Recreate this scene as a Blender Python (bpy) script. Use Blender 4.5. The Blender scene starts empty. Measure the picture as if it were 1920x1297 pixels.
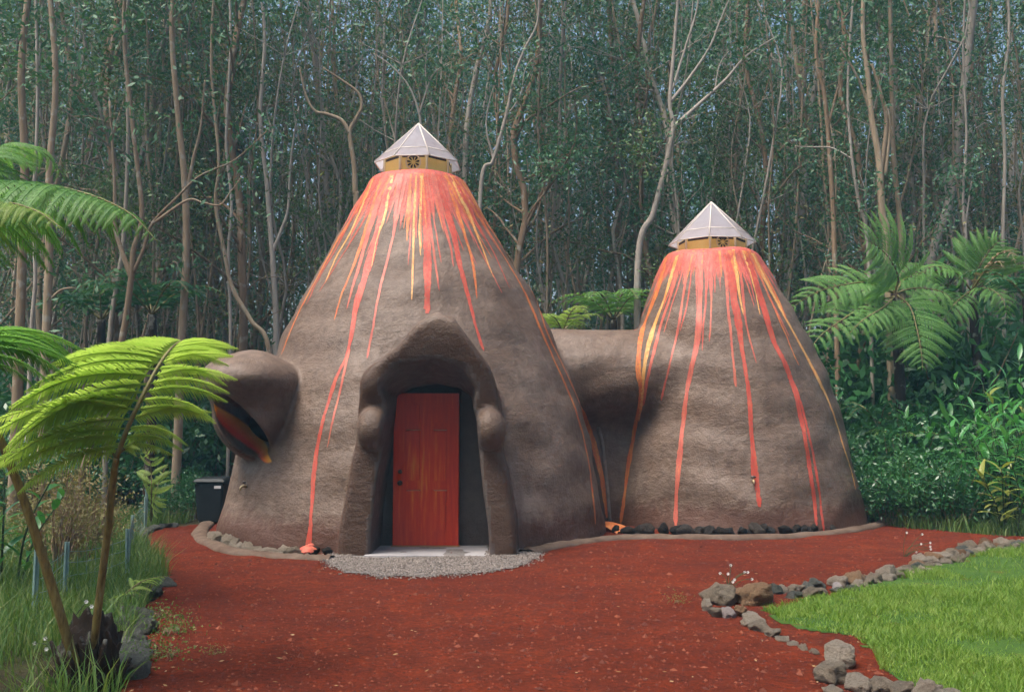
import bpy, bmesh, math, random
import numpy as np
from mathutils import Vector, Matrix, noise as mnoise

random.seed(7); rng = np.random.default_rng(7)
R = math.radians
scene = bpy.context.scene
C = scene.collection

# ------------------------------------------------------------------ camera
F = 1867.0; CX, CY = 960.0, 648.5; PITCH = math.atan(151.5 / F); EYE = 1.6
cam = bpy.data.cameras.new('camera'); cam.lens = 35.0; cam.sensor_width = 36.0
cam.clip_start = 0.05; cam.clip_end = 2000
camo = bpy.data.objects.new('camera', cam); C.objects.link(camo)
camo.location = (0, 0, EYE); camo.rotation_euler = (R(90) + PITCH, 0, 0)
scene.camera = camo

# ------------------------------------------------------------------ sky, sun, exposure
SUN_EL, SUN_AZ = R(65), R(236)          # azimuth measured clockwise from +Y (behind the camera, to its left)
w = bpy.data.worlds.new('World'); scene.world = w; w.use_nodes = True
wn = w.node_tree; bg = wn.nodes['Background']
sky = wn.nodes.new('ShaderNodeTexSky'); sky.sky_type = 'NISHITA'; sky.sun_disc = False
sky.sun_elevation = SUN_EL; sky.sun_rotation = SUN_AZ
sky.air_density = 1.0; sky.dust_density = 6.0; sky.ozone_density = 1.0
wn.links.new(sky.outputs[0], bg.inputs[0]); bg.inputs[1].default_value = 0.08
sl = bpy.data.lights.new('sun', 'SUN'); sl.energy = 1.5; sl.angle = R(28); sl.color = (1, .95, .87)
so = bpy.data.objects.new('sun', sl); C.objects.link(so)
sd_ = Vector((math.sin(SUN_AZ) * math.cos(SUN_EL), math.cos(SUN_AZ) * math.cos(SUN_EL), math.sin(SUN_EL)))
so.rotation_euler = sd_.to_track_quat('Z', 'Y').to_euler(); so.location = (-4, -6, 20)
scene.view_settings.view_transform = 'Standard'; scene.view_settings.look = 'None'
scene.view_settings.exposure = 1.72; scene.view_settings.gamma = 1.0
scene.render.engine = 'CYCLES'
cy = scene.cycles
cy.max_bounces = 6; cy.diffuse_bounces = 3; cy.glossy_bounces = 2; cy.transmission_bounces = 4
cy.volume_bounces = 0; cy.transparent_max_bounces = 6; cy.caustics_reflective = False; cy.caustics_refractive = False
cy.use_denoising = True; cy.use_adaptive_sampling = True; cy.adaptive_threshold = .03; cy.adaptive_min_samples = 16

# ------------------------------------------------------------------ pixels -> world
cp, sp = math.cos(PITCH), math.sin(PITCH)
def ray(px, py):
    a = (px - CX) / F; b = -(py - CY) / F
    return np.array([a, cp - b * sp, sp + b * cp])
def P(px, py, Y):                         # the point of that pixel's ray at depth Y
    d = ray(px, py); t = Y / d[1]
    return np.array([d[0] * t, Y, EYE + d[2] * t])
def G(px, py, z=0.0):                     # the point of that pixel's ray on the ground
    d = ray(px, py); t = (z - EYE) / d[2]
    return np.array([d[0] * t, d[1] * t, z])

# ------------------------------------------------------------------ mesh helpers
class MB:
    def __init__(s): s.v = []; s.f = {3: [], 4: []}; s.n = 0
    def add(s, V, Fs):
        V = np.asarray(V, float).reshape(-1, 3); s.v.append(V)
        if not isinstance(Fs, (list, tuple)) or (len(Fs) and np.ndim(Fs[0]) < 2): Fs = [Fs]
        for f in Fs:
            f = np.asarray(f, int)
            if f.size: s.f[f.shape[1]].append(f + s.n)
        s.n += len(V); return s
    def mesh(s, name, mats=None, smooth=True):
        V = np.concatenate(s.v) if s.v else np.zeros((0, 3))
        me = bpy.data.meshes.new(name)
        me.vertices.add(len(V)); me.vertices.foreach_set('co', V.astype(np.float32).ravel())
        loops = []; starts = []; tot = 0
        for k in (3, 4):
            if s.f[k]:
                f = np.concatenate(s.f[k]); loops.append(f.ravel())
                starts.append(tot + np.arange(len(f)) * k); tot += f.size
        if tot:
            loops = np.concatenate(loops).astype(np.int32); starts = np.concatenate(starts).astype(np.int32)
            me.loops.add(tot); me.loops.foreach_set('vertex_index', loops)
            me.polygons.add(len(starts)); me.polygons.foreach_set('loop_start', starts)
            me.polygons.foreach_set('use_smooth', np.full(len(starts), smooth))
        me.update(calc_edges=True); me.validate()
        if mats is not None:
            for m in (mats if isinstance(mats, (list, tuple)) else [mats]): me.materials.append(m)
        return me

def tube(mb, pts, rad, sides=6, cap=True):
    pts = np.asarray(pts, float); n = len(pts); rad = np.broadcast_to(np.asarray(rad, float), (n,))
    t = np.gradient(pts, axis=0); t /= np.linalg.norm(t, axis=1)[:, None] + 1e-9
    up = np.array([0, 0, 1.]) if abs(t[0][2]) < .9 else np.array([0, 1., 0])
    u = np.cross(t, up); u /= np.linalg.norm(u, axis=1)[:, None] + 1e-9
    v = np.cross(t, u)
    a = np.arange(sides) * 2 * np.pi / sides
    ring = pts[:, None, :] + rad[:, None, None] * (np.cos(a)[None, :, None] * u[:, None, :] + np.sin(a)[None, :, None] * v[:, None, :])
    V = ring.reshape(-1, 3)
    i = np.arange(n - 1)[:, None] * sides; j = np.arange(sides)[None, :]; k = (j + 1) % sides
    Fq = np.stack([i + j, i + k, i + sides + k, i + sides + j], -1).reshape(-1, 4)
    if cap:
        V = np.vstack([V, pts[:1], pts[-1:]]); c0 = n * sides
        jj = np.arange(sides); kk = (jj + 1) % sides
        T = np.vstack([np.stack([np.full(sides, c0), kk, jj], -1), np.stack([np.full(sides, c0 + 1), (n - 1) * sides + jj, (n - 1) * sides + kk], -1)])
        mb.add(V, [Fq, T])
    else: mb.add(V, Fq)

BOXF = np.array([[0, 3, 2, 1], [4, 5, 6, 7], [0, 1, 5, 4], [1, 2, 6, 5], [2, 3, 7, 6], [3, 0, 4, 7]])
def box(mb, x0, x1, y0, y1, z0, z1):
    mb.add([[x0, y0, z0], [x1, y0, z0], [x1, y1, z0], [x0, y1, z0], [x0, y0, z1], [x1, y0, z1], [x1, y1, z1], [x0, y1, z1]], BOXF)
def bevel(me, w=.008, seg=2):
    bm = bmesh.new(); bm.from_mesh(me); bmesh.ops.remove_doubles(bm, verts=bm.verts, dist=1e-5)
    bmesh.ops.bevel(bm, geom=bm.edges[:], offset=w, segments=seg, affect='EDGES', clamp_overlap=True)
    bm.to_mesh(me); bm.free(); return me
def smooth_path(pts, n):
    pts = np.asarray(pts, float); m = len(pts)
    if m < 3:
        t = np.linspace(0, 1, n)[:, None]; return pts[0] * (1 - t) + pts[-1] * t
    ext = np.vstack([2 * pts[0] - pts[1], pts, 2 * pts[-1] - pts[-2]])
    out = []
    for s in np.linspace(0, m - 1 - 1e-9, n):
        i = int(s); t = s - i; p0, p1, p2, p3 = ext[i:i + 4]
        out.append(.5 * (2 * p1 + (p2 - p0) * t + (2 * p0 - 5 * p1 + 4 * p2 - p3) * t * t + (3 * p1 - p0 - 3 * p2 + p3) * t ** 3))
    return np.array(out)

# ------------------------------------------------------------------ objects
def tag(o, label, cat, group=None):
    o['label'] = label; o['category'] = cat
    if group: o['group'] = group
    return o
def thing(name, label, cat, loc=(0, 0, 0), group=None, rz=0):
    o = bpy.data.objects.new(name, None); C.objects.link(o); o.location = loc; o.rotation_euler = (0, 0, rz)
    o.empty_display_size = .2
    return tag(o, label, cat, group)
def part(name, me, parent=None, local=False, M=None, kind=None, label=None):
    """a mesh object; world-coordinate meshes get the parent's translation undone"""
    o = bpy.data.objects.new(name, me); C.objects.link(o)
    if parent is not None:
        o.parent = parent
        if not local and parent.type == 'EMPTY': o.matrix_parent_inverse = Matrix.Translation(-Vector(parent.location))
    if M is not None: o.matrix_basis = M
    if kind: o['kind'] = kind
    if label: o['label'] = label
    return o
def struct(name, me): return part(name, me, kind='structure')

# ------------------------------------------------------------------ materials
def mat(name, rough=.8, spec=.3, col=(.5, .5, .5)):
    m = bpy.data.materials.new(name); m.use_nodes = True
    b = m.node_tree.nodes['Principled BSDF']
    b.inputs['Roughness'].default_value = rough; b.inputs['Specular IOR Level'].default_value = spec
    b.inputs['Base Color'].default_value = (*col, 1)
    return m, m.node_tree, b
def nd(nt, typ, ins=None, **attrs):
    n = nt.nodes.new('ShaderNode' + typ)
    for k, v in attrs.items(): setattr(n, k, v)
    for k, v in (ins or {}).items():
        if hasattr(v, 'is_linked'): nt.links.new(v, n.inputs[k])
        else: n.inputs[k].default_value = v
    return n
def mth(nt, op, a, b=0.0, c=0.0, clamp=False): return nd(nt, 'Math', {0: a, 1: b, 2: c}, operation=op, use_clamp=clamp).outputs[0]
def mixc(nt, f, a, b, blend='MIX'):
    n = nd(nt, 'Mix', data_type='RGBA', blend_type=blend)
    for k, v in ((0, f), (6, a), (7, b)):
        if hasattr(v, 'is_linked'): nt.links.new(v, n.inputs[k])
        else: n.inputs[k].default_value = v if k == 0 else (*v[:3], 1)
    return n.outputs[2]
def ramp(nt, fac, stops, interp='LINEAR'):
    n = nd(nt, 'ValToRGB', {0: fac}); n.color_ramp.interpolation = interp; e = n.color_ramp.elements
    while len(e) < len(stops): e.new(.5)
    for q, (p, c) in zip(e, stops): q.position = p; q.color = (*c, 1) if len(c) == 3 else c
    return n.outputs[0]
def noise(nt, vec, scale, detail=4, rough=.55, out=0):
    return nd(nt, 'TexNoise', {'Vector': vec, 'Scale': scale, 'Detail': detail, 'Roughness': rough}).outputs[out]
def objco(nt): return nd(nt, 'TexCoord').outputs['Object']
def bump(nt, b, h, strength, dist, prev=None):
    n = nd(nt, 'Bump', {'Height': h, 'Strength': strength, 'Distance': dist})
    if prev is not None: nt.links.new(prev, n.inputs['Normal'])
    nt.links.new(n.outputs[0], b.inputs['Normal']); return n.outputs[0]
def setc(nt, b, c): nt.links.new(c, b.inputs['Base Color'])

def leaf_mat(name, c1, c2, c3, trans=.35, rough=.45, spec=.35, objvar=.5):
    """two-sided leaf: colour differs leaf by leaf and plant by plant, some light comes through"""
    m, nt, b = mat(name, rough, spec)
    isl = nd(nt, 'NewGeometry').outputs['Random Per Island']; ob = nd(nt, 'ObjectInfo').outputs['Random']
    f = mth(nt, 'ADD', mth(nt, 'MULTIPLY', isl, 1 - objvar), mth(nt, 'MULTIPLY', ob, objvar))
    cl_ = noise(nt, objco(nt), 1.6, 3); f = mth(nt, 'ADD', mth(nt, 'MULTIPLY', f, .65), mth(nt, 'MULTIPLY', mth(nt, 'SUBTRACT', cl_, .22), .62))
    col = ramp(nt, f, [(.1, c1), (.5, c2), (.95, c3)])
    setc(nt, b, col)
    tr = nd(nt, 'BsdfTranslucent', {0: mixc(nt, 1.0, col, (1.15, 1.2, .65), 'MULTIPLY')})
    mx = nd(nt, 'MixShader', {0: trans, 1: b.outputs[0], 2: tr.outputs[0]})
    nt.links.new(mx.outputs[0], nt.nodes['Material Output'].inputs[0])
    return m

# forest and garden leaves
M_leaf = leaf_mat('forest_leaf', (.026, .085, .042), (.06, .155, .075), (.16, .27, .13), .25, .5, .35)
M_leaf_olive = leaf_mat('olive_leaf', (.04, .085, .03), (.085, .15, .05), (.16, .22, .08), .25, .5, .35)
M_bush = leaf_mat('bush_leaf', (.018, .085, .028), (.035, .13, .04), (.07, .19, .055), .3, .35, .5)
M_ginger = leaf_mat('ginger_leaf', (.045, .19, .06), (.07, .26, .075), (.16, .34, .08), .35, .32, .55)
M_ginger_y = leaf_mat('yellow_ginger_leaf', (.16, .22, .05), (.25, .29, .06), (.33, .30, .09), .35, .35, .5)
M_fern = leaf_mat('fern_leaf', (.10, .24, .06), (.14, .30, .075), (.20, .36, .10), .5, .5, .3, .7)
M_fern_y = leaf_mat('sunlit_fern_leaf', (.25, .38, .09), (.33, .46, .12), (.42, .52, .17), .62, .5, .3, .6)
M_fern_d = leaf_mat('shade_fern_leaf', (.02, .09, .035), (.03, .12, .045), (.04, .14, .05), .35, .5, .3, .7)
M_fern_dead = leaf_mat('pink_brown_fern_leaf', (.22, .14, .09), (.28, .19, .13), (.33, .24, .17), .3, .6, .2, .6)
M_grass = leaf_mat('lawn_grass', (.10, .20, .025), (.17, .29, .04), (.29, .36, .09), .4, .5, .3, 0)
M_grass_l = leaf_mat('wild_grass', (.05, .12, .03), (.10, .19, .045), (.24, .27, .10), .35, .5, .3, 0)
M_dry = leaf_mat('dry_leaf', (.16, .13, .06), (.24, .20, .09), (.20, .22, .08), .25, .6, .2, .2)
M_litter = leaf_mat('leaf_litter', (.16, .09, .04), (.30, .19, .09), (.46, .36, .22), .1, .7, .2, 0)

def bark_mat(name, c1, c2, sc=1.0):
    m, nt, b = mat(name, .85, .2)
    co = nd(nt, 'TexCoord').outputs['Object']; mp = nd(nt, 'Mapping', {'Vector': co, 'Scale': (14 * sc, 14 * sc, 2.2 * sc)}).outputs[0]
    n1 = noise(nt, mp, 1.0, 5, .6); n2 = noise(nt, co, 1.3, 3)
    ob = nd(nt, 'ObjectInfo').outputs['Random']
    f = mth(nt, 'ADD', mth(nt, 'MULTIPLY', n1, .7), mth(nt, 'MULTIPLY', n2, .4))
    c = ramp(nt, f, [(.3, c1), (.75, c2)])
    c = mixc(nt, mth(nt, 'MULTIPLY', ob, .55), c, tuple(.55 * q for q in c1))
    lich = ramp(nt, noise(nt, co, 5.0, 4), [(.58, (0, 0, 0)), (.66, (1, 1, 1))])
    c = mixc(nt, mth(nt, 'MULTIPLY', lich, .5), c, (.36, .36, .31))
    setc(nt, b, c); bump(nt, b, n1, .6, .02); return m
M_bark = bark_mat('grey_bark', (.20, .165, .13), (.40, .35, .29))
M_bark_tan = bark_mat('tan_bark', (.22, .15, .09), (.42, .33, .23))
M_bark_pale = bark_mat('pale_bark', (.27, .23, .19), (.48, .42, .36))
M_bark_brown = bark_mat('brown_bark', (.17, .11, .065), (.36, .25, .16))
M_fern_trunk = bark_mat('fern_trunk', (.018, .011, .008), (.06, .04, .027), 2)
def stipe_mat():
    m, nt, b = mat('fern_stipe', .6, .3); co = objco(nt)
    n = noise(nt, nd(nt, 'Mapping', {'Vector': co, 'Scale': (40, 40, 8)}).outputs[0], 1, 4)
    setc(nt, b, ramp(nt, n, [(.3, (.075, .05, .018)), (.55, (.19, .14, .045)), (.8, (.26, .23, .08))])); bump(nt, b, n, .4, .01); return m
M_stipe = stipe_mat()
def rachis_mat():
    m, nt, b = mat('fern_rachis', .6, .3); setc(nt, b, ramp(nt, noise(nt, objco(nt), 6), [(.3, (.10, .08, .03)), (.7, (.21, .19, .07))])); return m
M_rachis = rachis_mat()

# house
MAINC = (-1.5, 15.5); SMALLC = (3.42, 17.0); ZT_MAIN = float(P(783, 319, 15.0)[2]); ZT_SMALL = float(P(1335, 464, 16.45)[2])
CARVE_C = P(450, 804, 13.1); CARVE_S = (.25, 1.0, .54); CARVE_ROT = R(-36)
def stucco(name, lava=None, reveal=False, niche=False, porch=False):
    m, nt, b = mat(name, .5, .42)
    co = objco(nt); sep = nd(nt, 'SeparateXYZ', {0: co}).outputs
    n1 = noise(nt, co, .9, 5, .6); n2 = noise(nt, co, 7, 6, .65); n3 = noise(nt, co, 38, 4, .6)
    c = ramp(nt, n1, [(.28, (.100, .056, .033)), (.5, (.150, .098, .068)), (.72, (.205, .148, .114))])
    c = mixc(nt, ramp(nt, n2, [(.35, (0, 0, 0)), (.7, (.55, .55, .55))]), c, (.050, .030, .019))
    bandv = nd(nt, 'Mapping', {'Vector': co, 'Scale': (.9, .9, 4)}).outputs[0]
    bn = noise(nt, bandv, 1.3, 4, .6)
    c = mixc(nt, ramp(nt, bn, [(.45, (0, 0, 0)), (.8, (.35, .35, .35))]), c, (.19, .15, .13))
    spl = ramp(nt, mth(nt, 'ADD', sep[2], mth(nt, 'MULTIPLY', n2, -.55)), [(.0, (.75,) * 3), (.22, (0, 0, 0))])
    c = mixc(nt, spl, c, (.085, .030, .016))
    rain = noise(nt, nd(nt, 'Mapping', {'Vector': co, 'Scale': (5, 5, .35)}).outputs[0], 1.0, 5, .65)
    c = mixc(nt, ramp(nt, rain, [(.52, (0, 0, 0)), (.75, (.5,) * 3)]), c, (.060, .036, .024))
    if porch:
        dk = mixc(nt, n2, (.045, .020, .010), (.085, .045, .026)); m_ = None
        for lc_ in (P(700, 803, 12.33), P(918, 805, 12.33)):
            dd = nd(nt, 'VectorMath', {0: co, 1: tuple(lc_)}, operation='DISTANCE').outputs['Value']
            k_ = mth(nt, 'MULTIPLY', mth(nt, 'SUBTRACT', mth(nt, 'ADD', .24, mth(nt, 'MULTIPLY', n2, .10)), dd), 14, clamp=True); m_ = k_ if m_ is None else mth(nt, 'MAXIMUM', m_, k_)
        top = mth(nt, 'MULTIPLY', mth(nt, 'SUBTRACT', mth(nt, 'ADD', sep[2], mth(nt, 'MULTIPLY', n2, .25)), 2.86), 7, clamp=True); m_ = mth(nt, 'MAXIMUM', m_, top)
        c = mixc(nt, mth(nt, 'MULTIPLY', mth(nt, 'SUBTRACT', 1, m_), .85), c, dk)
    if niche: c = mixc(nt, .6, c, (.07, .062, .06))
    rg = ramp(nt, n2, [(.3, (.46,) * 3), (.7, (.64,) * 3)])
    if lava:
        (cx, cy_), zt, seed, reach = lava
        th = mth(nt, 'ARCTAN2', mth(nt, 'SUBTRACT', sep[0], cx), mth(nt, 'SUBTRACT', cy_, sep[1]))
        dz = mth(nt, 'SUBTRACT', zt, sep[2])
        def an(sc, zsc, off, det=2):
            v = nd(nt, 'CombineXYZ', {0: mth(nt, 'MULTIPLY', th, sc), 1: mth(nt, 'MULTIPLY', dz, zsc), 2: seed + off}).outputs[0]
            return noise(nt, v, 1.0, det, .6)
        a1 = an(2.2, .15, 0); a2 = an(9, .12, 5); a3 = an(26, .18, 9)
        L = mth(nt, 'ADD', mth(nt, 'MULTIPLY', mth(nt, 'POWER', mth(nt, 'MULTIPLY', a2, 1.55), 3.2), reach), mth(nt, 'MULTIPLY', a1, reach * .45))
        L = mth(nt, 'MULTIPLY', L, mth(nt, 'ADD', .25, mth(nt, 'MULTIPLY', a3, 1.5)))
        L = mth(nt, 'ADD', L, .10)
        mask = mth(nt, 'MULTIPLY', mth(nt, 'SUBTRACT', L, dz), 7, clamp=True)
        wear = ramp(nt, noise(nt, co, 45, 3), [(.30, (.45,) * 3), (.45, (1,) * 3)])
        gap = ramp(nt, an(38, .25, 44, 3), [(.36, (.35,) * 3), (.48, (1,) * 3)]); mask = mth(nt, 'MULTIPLY', mth(nt, 'MULTIPLY', mask, wear), gap)
        cs = mth(nt, 'ADD', mth(nt, 'MULTIPLY', an(30, .35, 20, 3), .75), mth(nt, 'MULTIPLY', an(5, .2, 31), .3))
        lc = ramp(nt, cs, [(.28, (.58, .17, .035)), (.40, (.54, .075, .035)), (.52, (.52, .10, .085)), (.62, (.56, .12, .06)), (.72, (.64, .27, .07)), (.85, (.70, .42, .14))])
        c = mixc(nt, mask, c, lc)
    if reveal:
        d = nd(nt, 'VectorMath', {0: co, 1: tuple(CARVE_C)}, operation='SUBTRACT').outputs[0]
        ca, sa = math.cos(CARVE_ROT), math.sin(CARVE_ROT)
        s2 = nd(nt, 'SeparateXYZ', {0: d}).outputs
        lx = mth(nt, 'SUBTRACT', mth(nt, 'MULTIPLY', s2[0], ca), mth(nt, 'MULTIPLY', s2[2], sa))
        lz = mth(nt, 'ADD', mth(nt, 'MULTIPLY', s2[0], sa), mth(nt, 'MULTIPLY', s2[2], ca))
        ex, ez = mth(nt, 'DIVIDE', lx, CARVE_S[0]), mth(nt, 'DIVIDE', lz, CARVE_S[2]); ey = mth(nt, 'DIVIDE', s2[1], CARVE_S[1])
        rr = mth(nt, 'SQRT', mth(nt, 'ADD', mth(nt, 'ADD', mth(nt, 'MULTIPLY', ex, ex), mth(nt, 'MULTIPLY', ez, ez)), mth(nt, 'MULTIPLY', ey, ey)))
        inside = mth(nt, 'MULTIPLY', mth(nt, 'SUBTRACT', 1.10, rr), 25, clamp=True)
        rho = mth(nt, 'SQRT', mth(nt, 'ADD', mth(nt, 'MULTIPLY', ex, ex), mth(nt, 'MULTIPLY', ez, ez)))
        # direction towards the lower-left rim (camera-side x, down)
        low = mth(nt, 'DIVIDE', mth(nt, 'ADD', mth(nt, 'MULTIPLY', s2[0], -.72), mth(nt, 'MULTIPLY', s2[2], -.69)), .42)
        lowm = mth(nt, 'MULTIPLY', mth(nt, 'SUBTRACT', low, .11), 18, clamp=True)
        rc = ramp(nt, mth(nt, 'ADD', low, mth(nt, 'MULTIPLY', n1, .12)), [(.11, (.88, .55, .08)), (.25, (.88, .42, .04)), (.39, (.85, .22, .02)), (.50, (.80, .08, .015)), (1.0, (.74, .04, .01))])
        c = mixc(nt, mth(nt, 'MULTIPLY', inside, lowm), c, rc)
    setc(nt, b, c); nt.links.new(rg, b.inputs['Roughness'])
    rp = noise(nt, nd(nt, 'Mapping', {'Vector': co, 'Scale': (3.5, 3.5, 10)}).outputs[0], 1.2, 5, .6)
    p = bump(nt, b, bn, .22, .06); p = bump(nt, b, rp, .20, .05, p); p = bump(nt, b, n2, .55, .045, p); bump(nt, b, n3, .7, .013, p)
    return m
M_main = stucco('dome_stucco', lava=(MAINC, ZT_MAIN, 3.0, 1.15))
M_small = stucco('small_dome_stucco', lava=(SMALLC, ZT_SMALL, 11.0, .75))
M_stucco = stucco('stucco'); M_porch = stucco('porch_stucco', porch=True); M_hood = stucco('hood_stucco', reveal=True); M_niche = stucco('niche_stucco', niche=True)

def paint_mat(name, c1, c2, c3):
    m, nt, b = mat(name, .5, .4); co = objco(nt)
    mp = nd(nt, 'Mapping', {'Vector': co, 'Scale': (14, 14, 1.2)}).outputs[0]
    c = ramp(nt, noise(nt, mp, 1.5, 5, .6), [(.3, c1), (.5, c2), (.7, c3)])
    sp_ = noise(nt, co, 70, 3); c = mixc(nt, ramp(nt, sp_, [(.50, (0, 0, 0)), (.62, (.7,) * 3)]), c, (.22, .12, .09))
    setc(nt, b, c); bump(nt, b, sp_, .5, .008)
    e = nd(nt, 'Attribute', attribute_name='edge').outputs['Fac']; e2 = mth(nt, 'MULTIPLY', e, e)
    g = noise(nt, nd(nt, 'Mapping', {'Vector': co, 'Scale': (30, 30, 5)}).outputs[0], 1.6, 5, .7)
    al = mth(nt, 'MULTIPLY', mth(nt, 'SUBTRACT', mth(nt, 'ADD', mth(nt, 'MULTIPLY', g, 1.5), .25), e2), 7, clamp=True)
    al = mth(nt, 'MULTIPLY', al, .93)
    mx = nd(nt, 'MixShader', {0: al, 1: nd(nt, 'BsdfTransparent').outputs[0], 2: b.outputs[0]}); nt.links.new(mx.outputs[0], nt.nodes['Material Output'].inputs[0]); return m
M_red = paint_mat('lava_red_paint', (.42, .040, .022), (.52, .065, .038), (.58, .12, .06))
M_pink = paint_mat('lava_coral_paint', (.48, .075, .05), (.55, .11, .075), (.60, .18, .09))
M_orange = paint_mat('lava_orange_paint', (.60, .09, .03), (.64, .17, .04), (.70, .30, .06))
M_yellow = paint_mat('lava_yellow_paint', (.66, .22, .05), (.72, .36, .10), (.74, .46, .16))
PAINT = {'r': M_red, 'p': M_pink, 'o': M_orange, 'y': M_yellow}

def simple(name, c1, c2, scale=8, rough=.7, spec=.3, bs=.3, bd=.01):
    m, nt, b = mat(name, rough, spec); co = objco(nt); n = noise(nt, co, scale, 5, .6)
    setc(nt, b, ramp(nt, n, [(.3, c1), (.7, c2)])); bump(nt, b, noise(nt, co, scale * 5, 4), bs, bd); return m
M_concrete = simple('concrete', (.075, .045, .030), (.14, .10, .075), 4, .85, .2, .5)
M_slab = simple('slab_concrete', (.26, .25, .26), (.38, .36, .36), 3, .8, .2, .3)
M_bin = simple('black_plastic', (.008, .012, .013), (.014, .018, .02), 6, .55, .3, .1)
M_sticker = simple('white_sticker', (.6, .6, .62), (.72, .72, .72), 12)
M_metal = simple('dark_metal', (.03, .02, .015), (.06, .04, .03), 20, .35, .6)
M_brass = simple('brass_metal', (.30, .22, .10), (.42, .34, .20), 20, .35, .6)
M_pipe = simple('grey_pipe', (.13, .10, .085), (.25, .21, .185), 9, .7, .3)
M_post = simple('green_post', (.16, .26, .24), (.24, .35, .33), 9, .6, .4)
M_wire = simple('wire', (.10, .17, .16), (.16, .24, .23), 9, .5, .5)
M_yellowwood = simple('yellow_wood', (.86, .62, .16), (.90, .70, .24), 5, .6, .3, .15)
M_palewood = simple('pale_yellow_wood', (.68, .54, .32), (.74, .62, .42), 5, .6, .3, .15)
M_batten = simple('pale_batten', (.50, .44, .40), (.60, .54, .48), 5, .5, .4, .1)
M_hole = simple('vent_hole', (.02, .014, .01), (.04, .025, .018), 5)
M_glint = simple('painted_glint', (.55, .16, .09), (.66, .28, .16), 14, .4, .5)  # pale coral that stands in for glints on the door
M_threshold = simple('threshold', (.28, .14, .06), (.36, .20, .09), 12, .6)
M_stem = simple('flower_stem', (.03, .05, .02), (.05, .08, .03), 8)
M_petal = simple('white_petal', (.72, .70, .68), (.8, .79, .78), 8)

def door_mat():
    m, nt, b = mat('red_door_paint', .42, .4); co = objco(nt); s = nd(nt, 'SeparateXYZ', {0: co}).outputs
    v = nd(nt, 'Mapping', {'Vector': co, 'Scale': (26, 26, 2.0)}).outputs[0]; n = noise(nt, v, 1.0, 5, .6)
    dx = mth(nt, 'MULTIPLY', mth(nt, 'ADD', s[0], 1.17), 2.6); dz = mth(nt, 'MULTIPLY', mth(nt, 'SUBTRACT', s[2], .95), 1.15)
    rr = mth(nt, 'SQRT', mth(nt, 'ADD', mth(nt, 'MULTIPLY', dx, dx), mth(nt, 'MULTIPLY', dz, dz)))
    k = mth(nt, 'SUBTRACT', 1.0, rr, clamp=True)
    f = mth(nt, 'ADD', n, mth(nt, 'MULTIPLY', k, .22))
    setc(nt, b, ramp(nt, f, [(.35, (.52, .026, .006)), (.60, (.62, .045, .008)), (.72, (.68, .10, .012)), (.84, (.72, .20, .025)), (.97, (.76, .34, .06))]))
    bump(nt, b, n, .12, .01); return m
M_door = door_mat()

def pane_mat():
    m, nt, b = mat('frosted_pane', .25, .5); co = objco(nt)
    n = noise(nt, co, 6, 4)
    c = ramp(nt, n, [(.35, (.46, .47, .52)), (.6, (.56, .57, .62)), (.75, (.36, .36, .40))]); setc(nt, b, c)
    tr = nd(nt, 'BsdfTranslucent', {0: (.7, .67, .7, 1)}); tp = nd(nt, 'BsdfTransparent')
    a = nd(nt, 'MixShader', {0: .6, 1: b.outputs[0], 2: tr.outputs[0]})
    a2 = nd(nt, 'MixShader', {0: .34, 1: a.outputs[0], 2: tp.outputs[0]})
    nt.links.new(a2.outputs[0], nt.nodes['Material Output'].inputs[0]); return m
M_pane = pane_mat()
M_glass, _nt, _b = mat('dark_glass', .08, .6, (.012, .012, .014))

def rock_mat(name, c1, c2, c3):
    m, nt, b = mat(name, .85, .25); co = objco(nt); ob = nd(nt, 'ObjectInfo').outputs['Random']
    vv = nd(nt, 'VectorMath', {0: co, 1: nd(nt, 'CombineXYZ', {0: mth(nt, 'MULTIPLY', ob, 60)}).outputs[0]}, operation='ADD').outputs[0]
    n = noise(nt, vv, 3.0, 6, .7); n2 = noise(nt, vv, 9, 7, .75)
    f = mth(nt, 'ADD', mth(nt, 'MULTIPLY', n, .6), mth(nt, 'MULTIPLY', ob, .4))
    c = ramp(nt, f, [(.25, c1), (.5, c2), (.75, c3)])
    c = mixc(nt, ramp(nt, n2, [(.5, (0, 0, 0)), (.65, (.55,) * 3)]), c, tuple(q * .5 for q in c1))
    setc(nt, b, c); bump(nt, b, n2, 1.0, .12); return m
M_rock = rock_mat('border_rock', (.22, .175, .12), (.36, .30, .23), (.48, .41, .33))
M_rock_dark = rock_mat('lava_rock', (.02, .016, .014), (.045, .036, .03), (.10, .08, .065))
M_rock_rust = rock_mat('rust_rock', (.20, .105, .05), (.30, .17, .09), (.36, .24, .14))
M_rock_pale = rock_mat('pale_rock', (.45, .38, .36), (.55, .48, .47), (.65, .58, .56))
M_rock_left = rock_mat('mossy_rock', (.06, .065, .05), (.13, .135, .115), (.23, .23, .21))

def cinder_mat():
    m, nt, b = mat('red_cinder', .95, .12); co = objco(nt)
    n1 = noise(nt, co, .55, 5, .6); n2 = noise(nt, co, 22, 6, .75); n3 = noise(nt, co, 90, 3, .7)
    c = ramp(nt, n1, [(.3, (.130, .018, .006)), (.55, (.195, .030, .009)), (.75, (.235, .045, .013))])
    c = mixc(nt, ramp(nt, noise(nt, co, 2.6, 6, .7), [(.42, (.6,) * 3), (.62, (0, 0, 0))]), c, (.085, .016, .008))
    c = mixc(nt, ramp(nt, n2, [(.3, (.9,) * 3), (.58, (0, 0, 0))]), c, (.040, .009, .006))
    c = mixc(nt, ramp(nt, n3, [(.60, (0, 0, 0)), (.72, (.55,) * 3)]), c, (.25, .085, .042))
    setc(nt, b, c); p = bump(nt, b, n2, .9, .035); bump(nt, b, n3, .8, .012, p); return m
M_cinder = cinder_mat()
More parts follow.
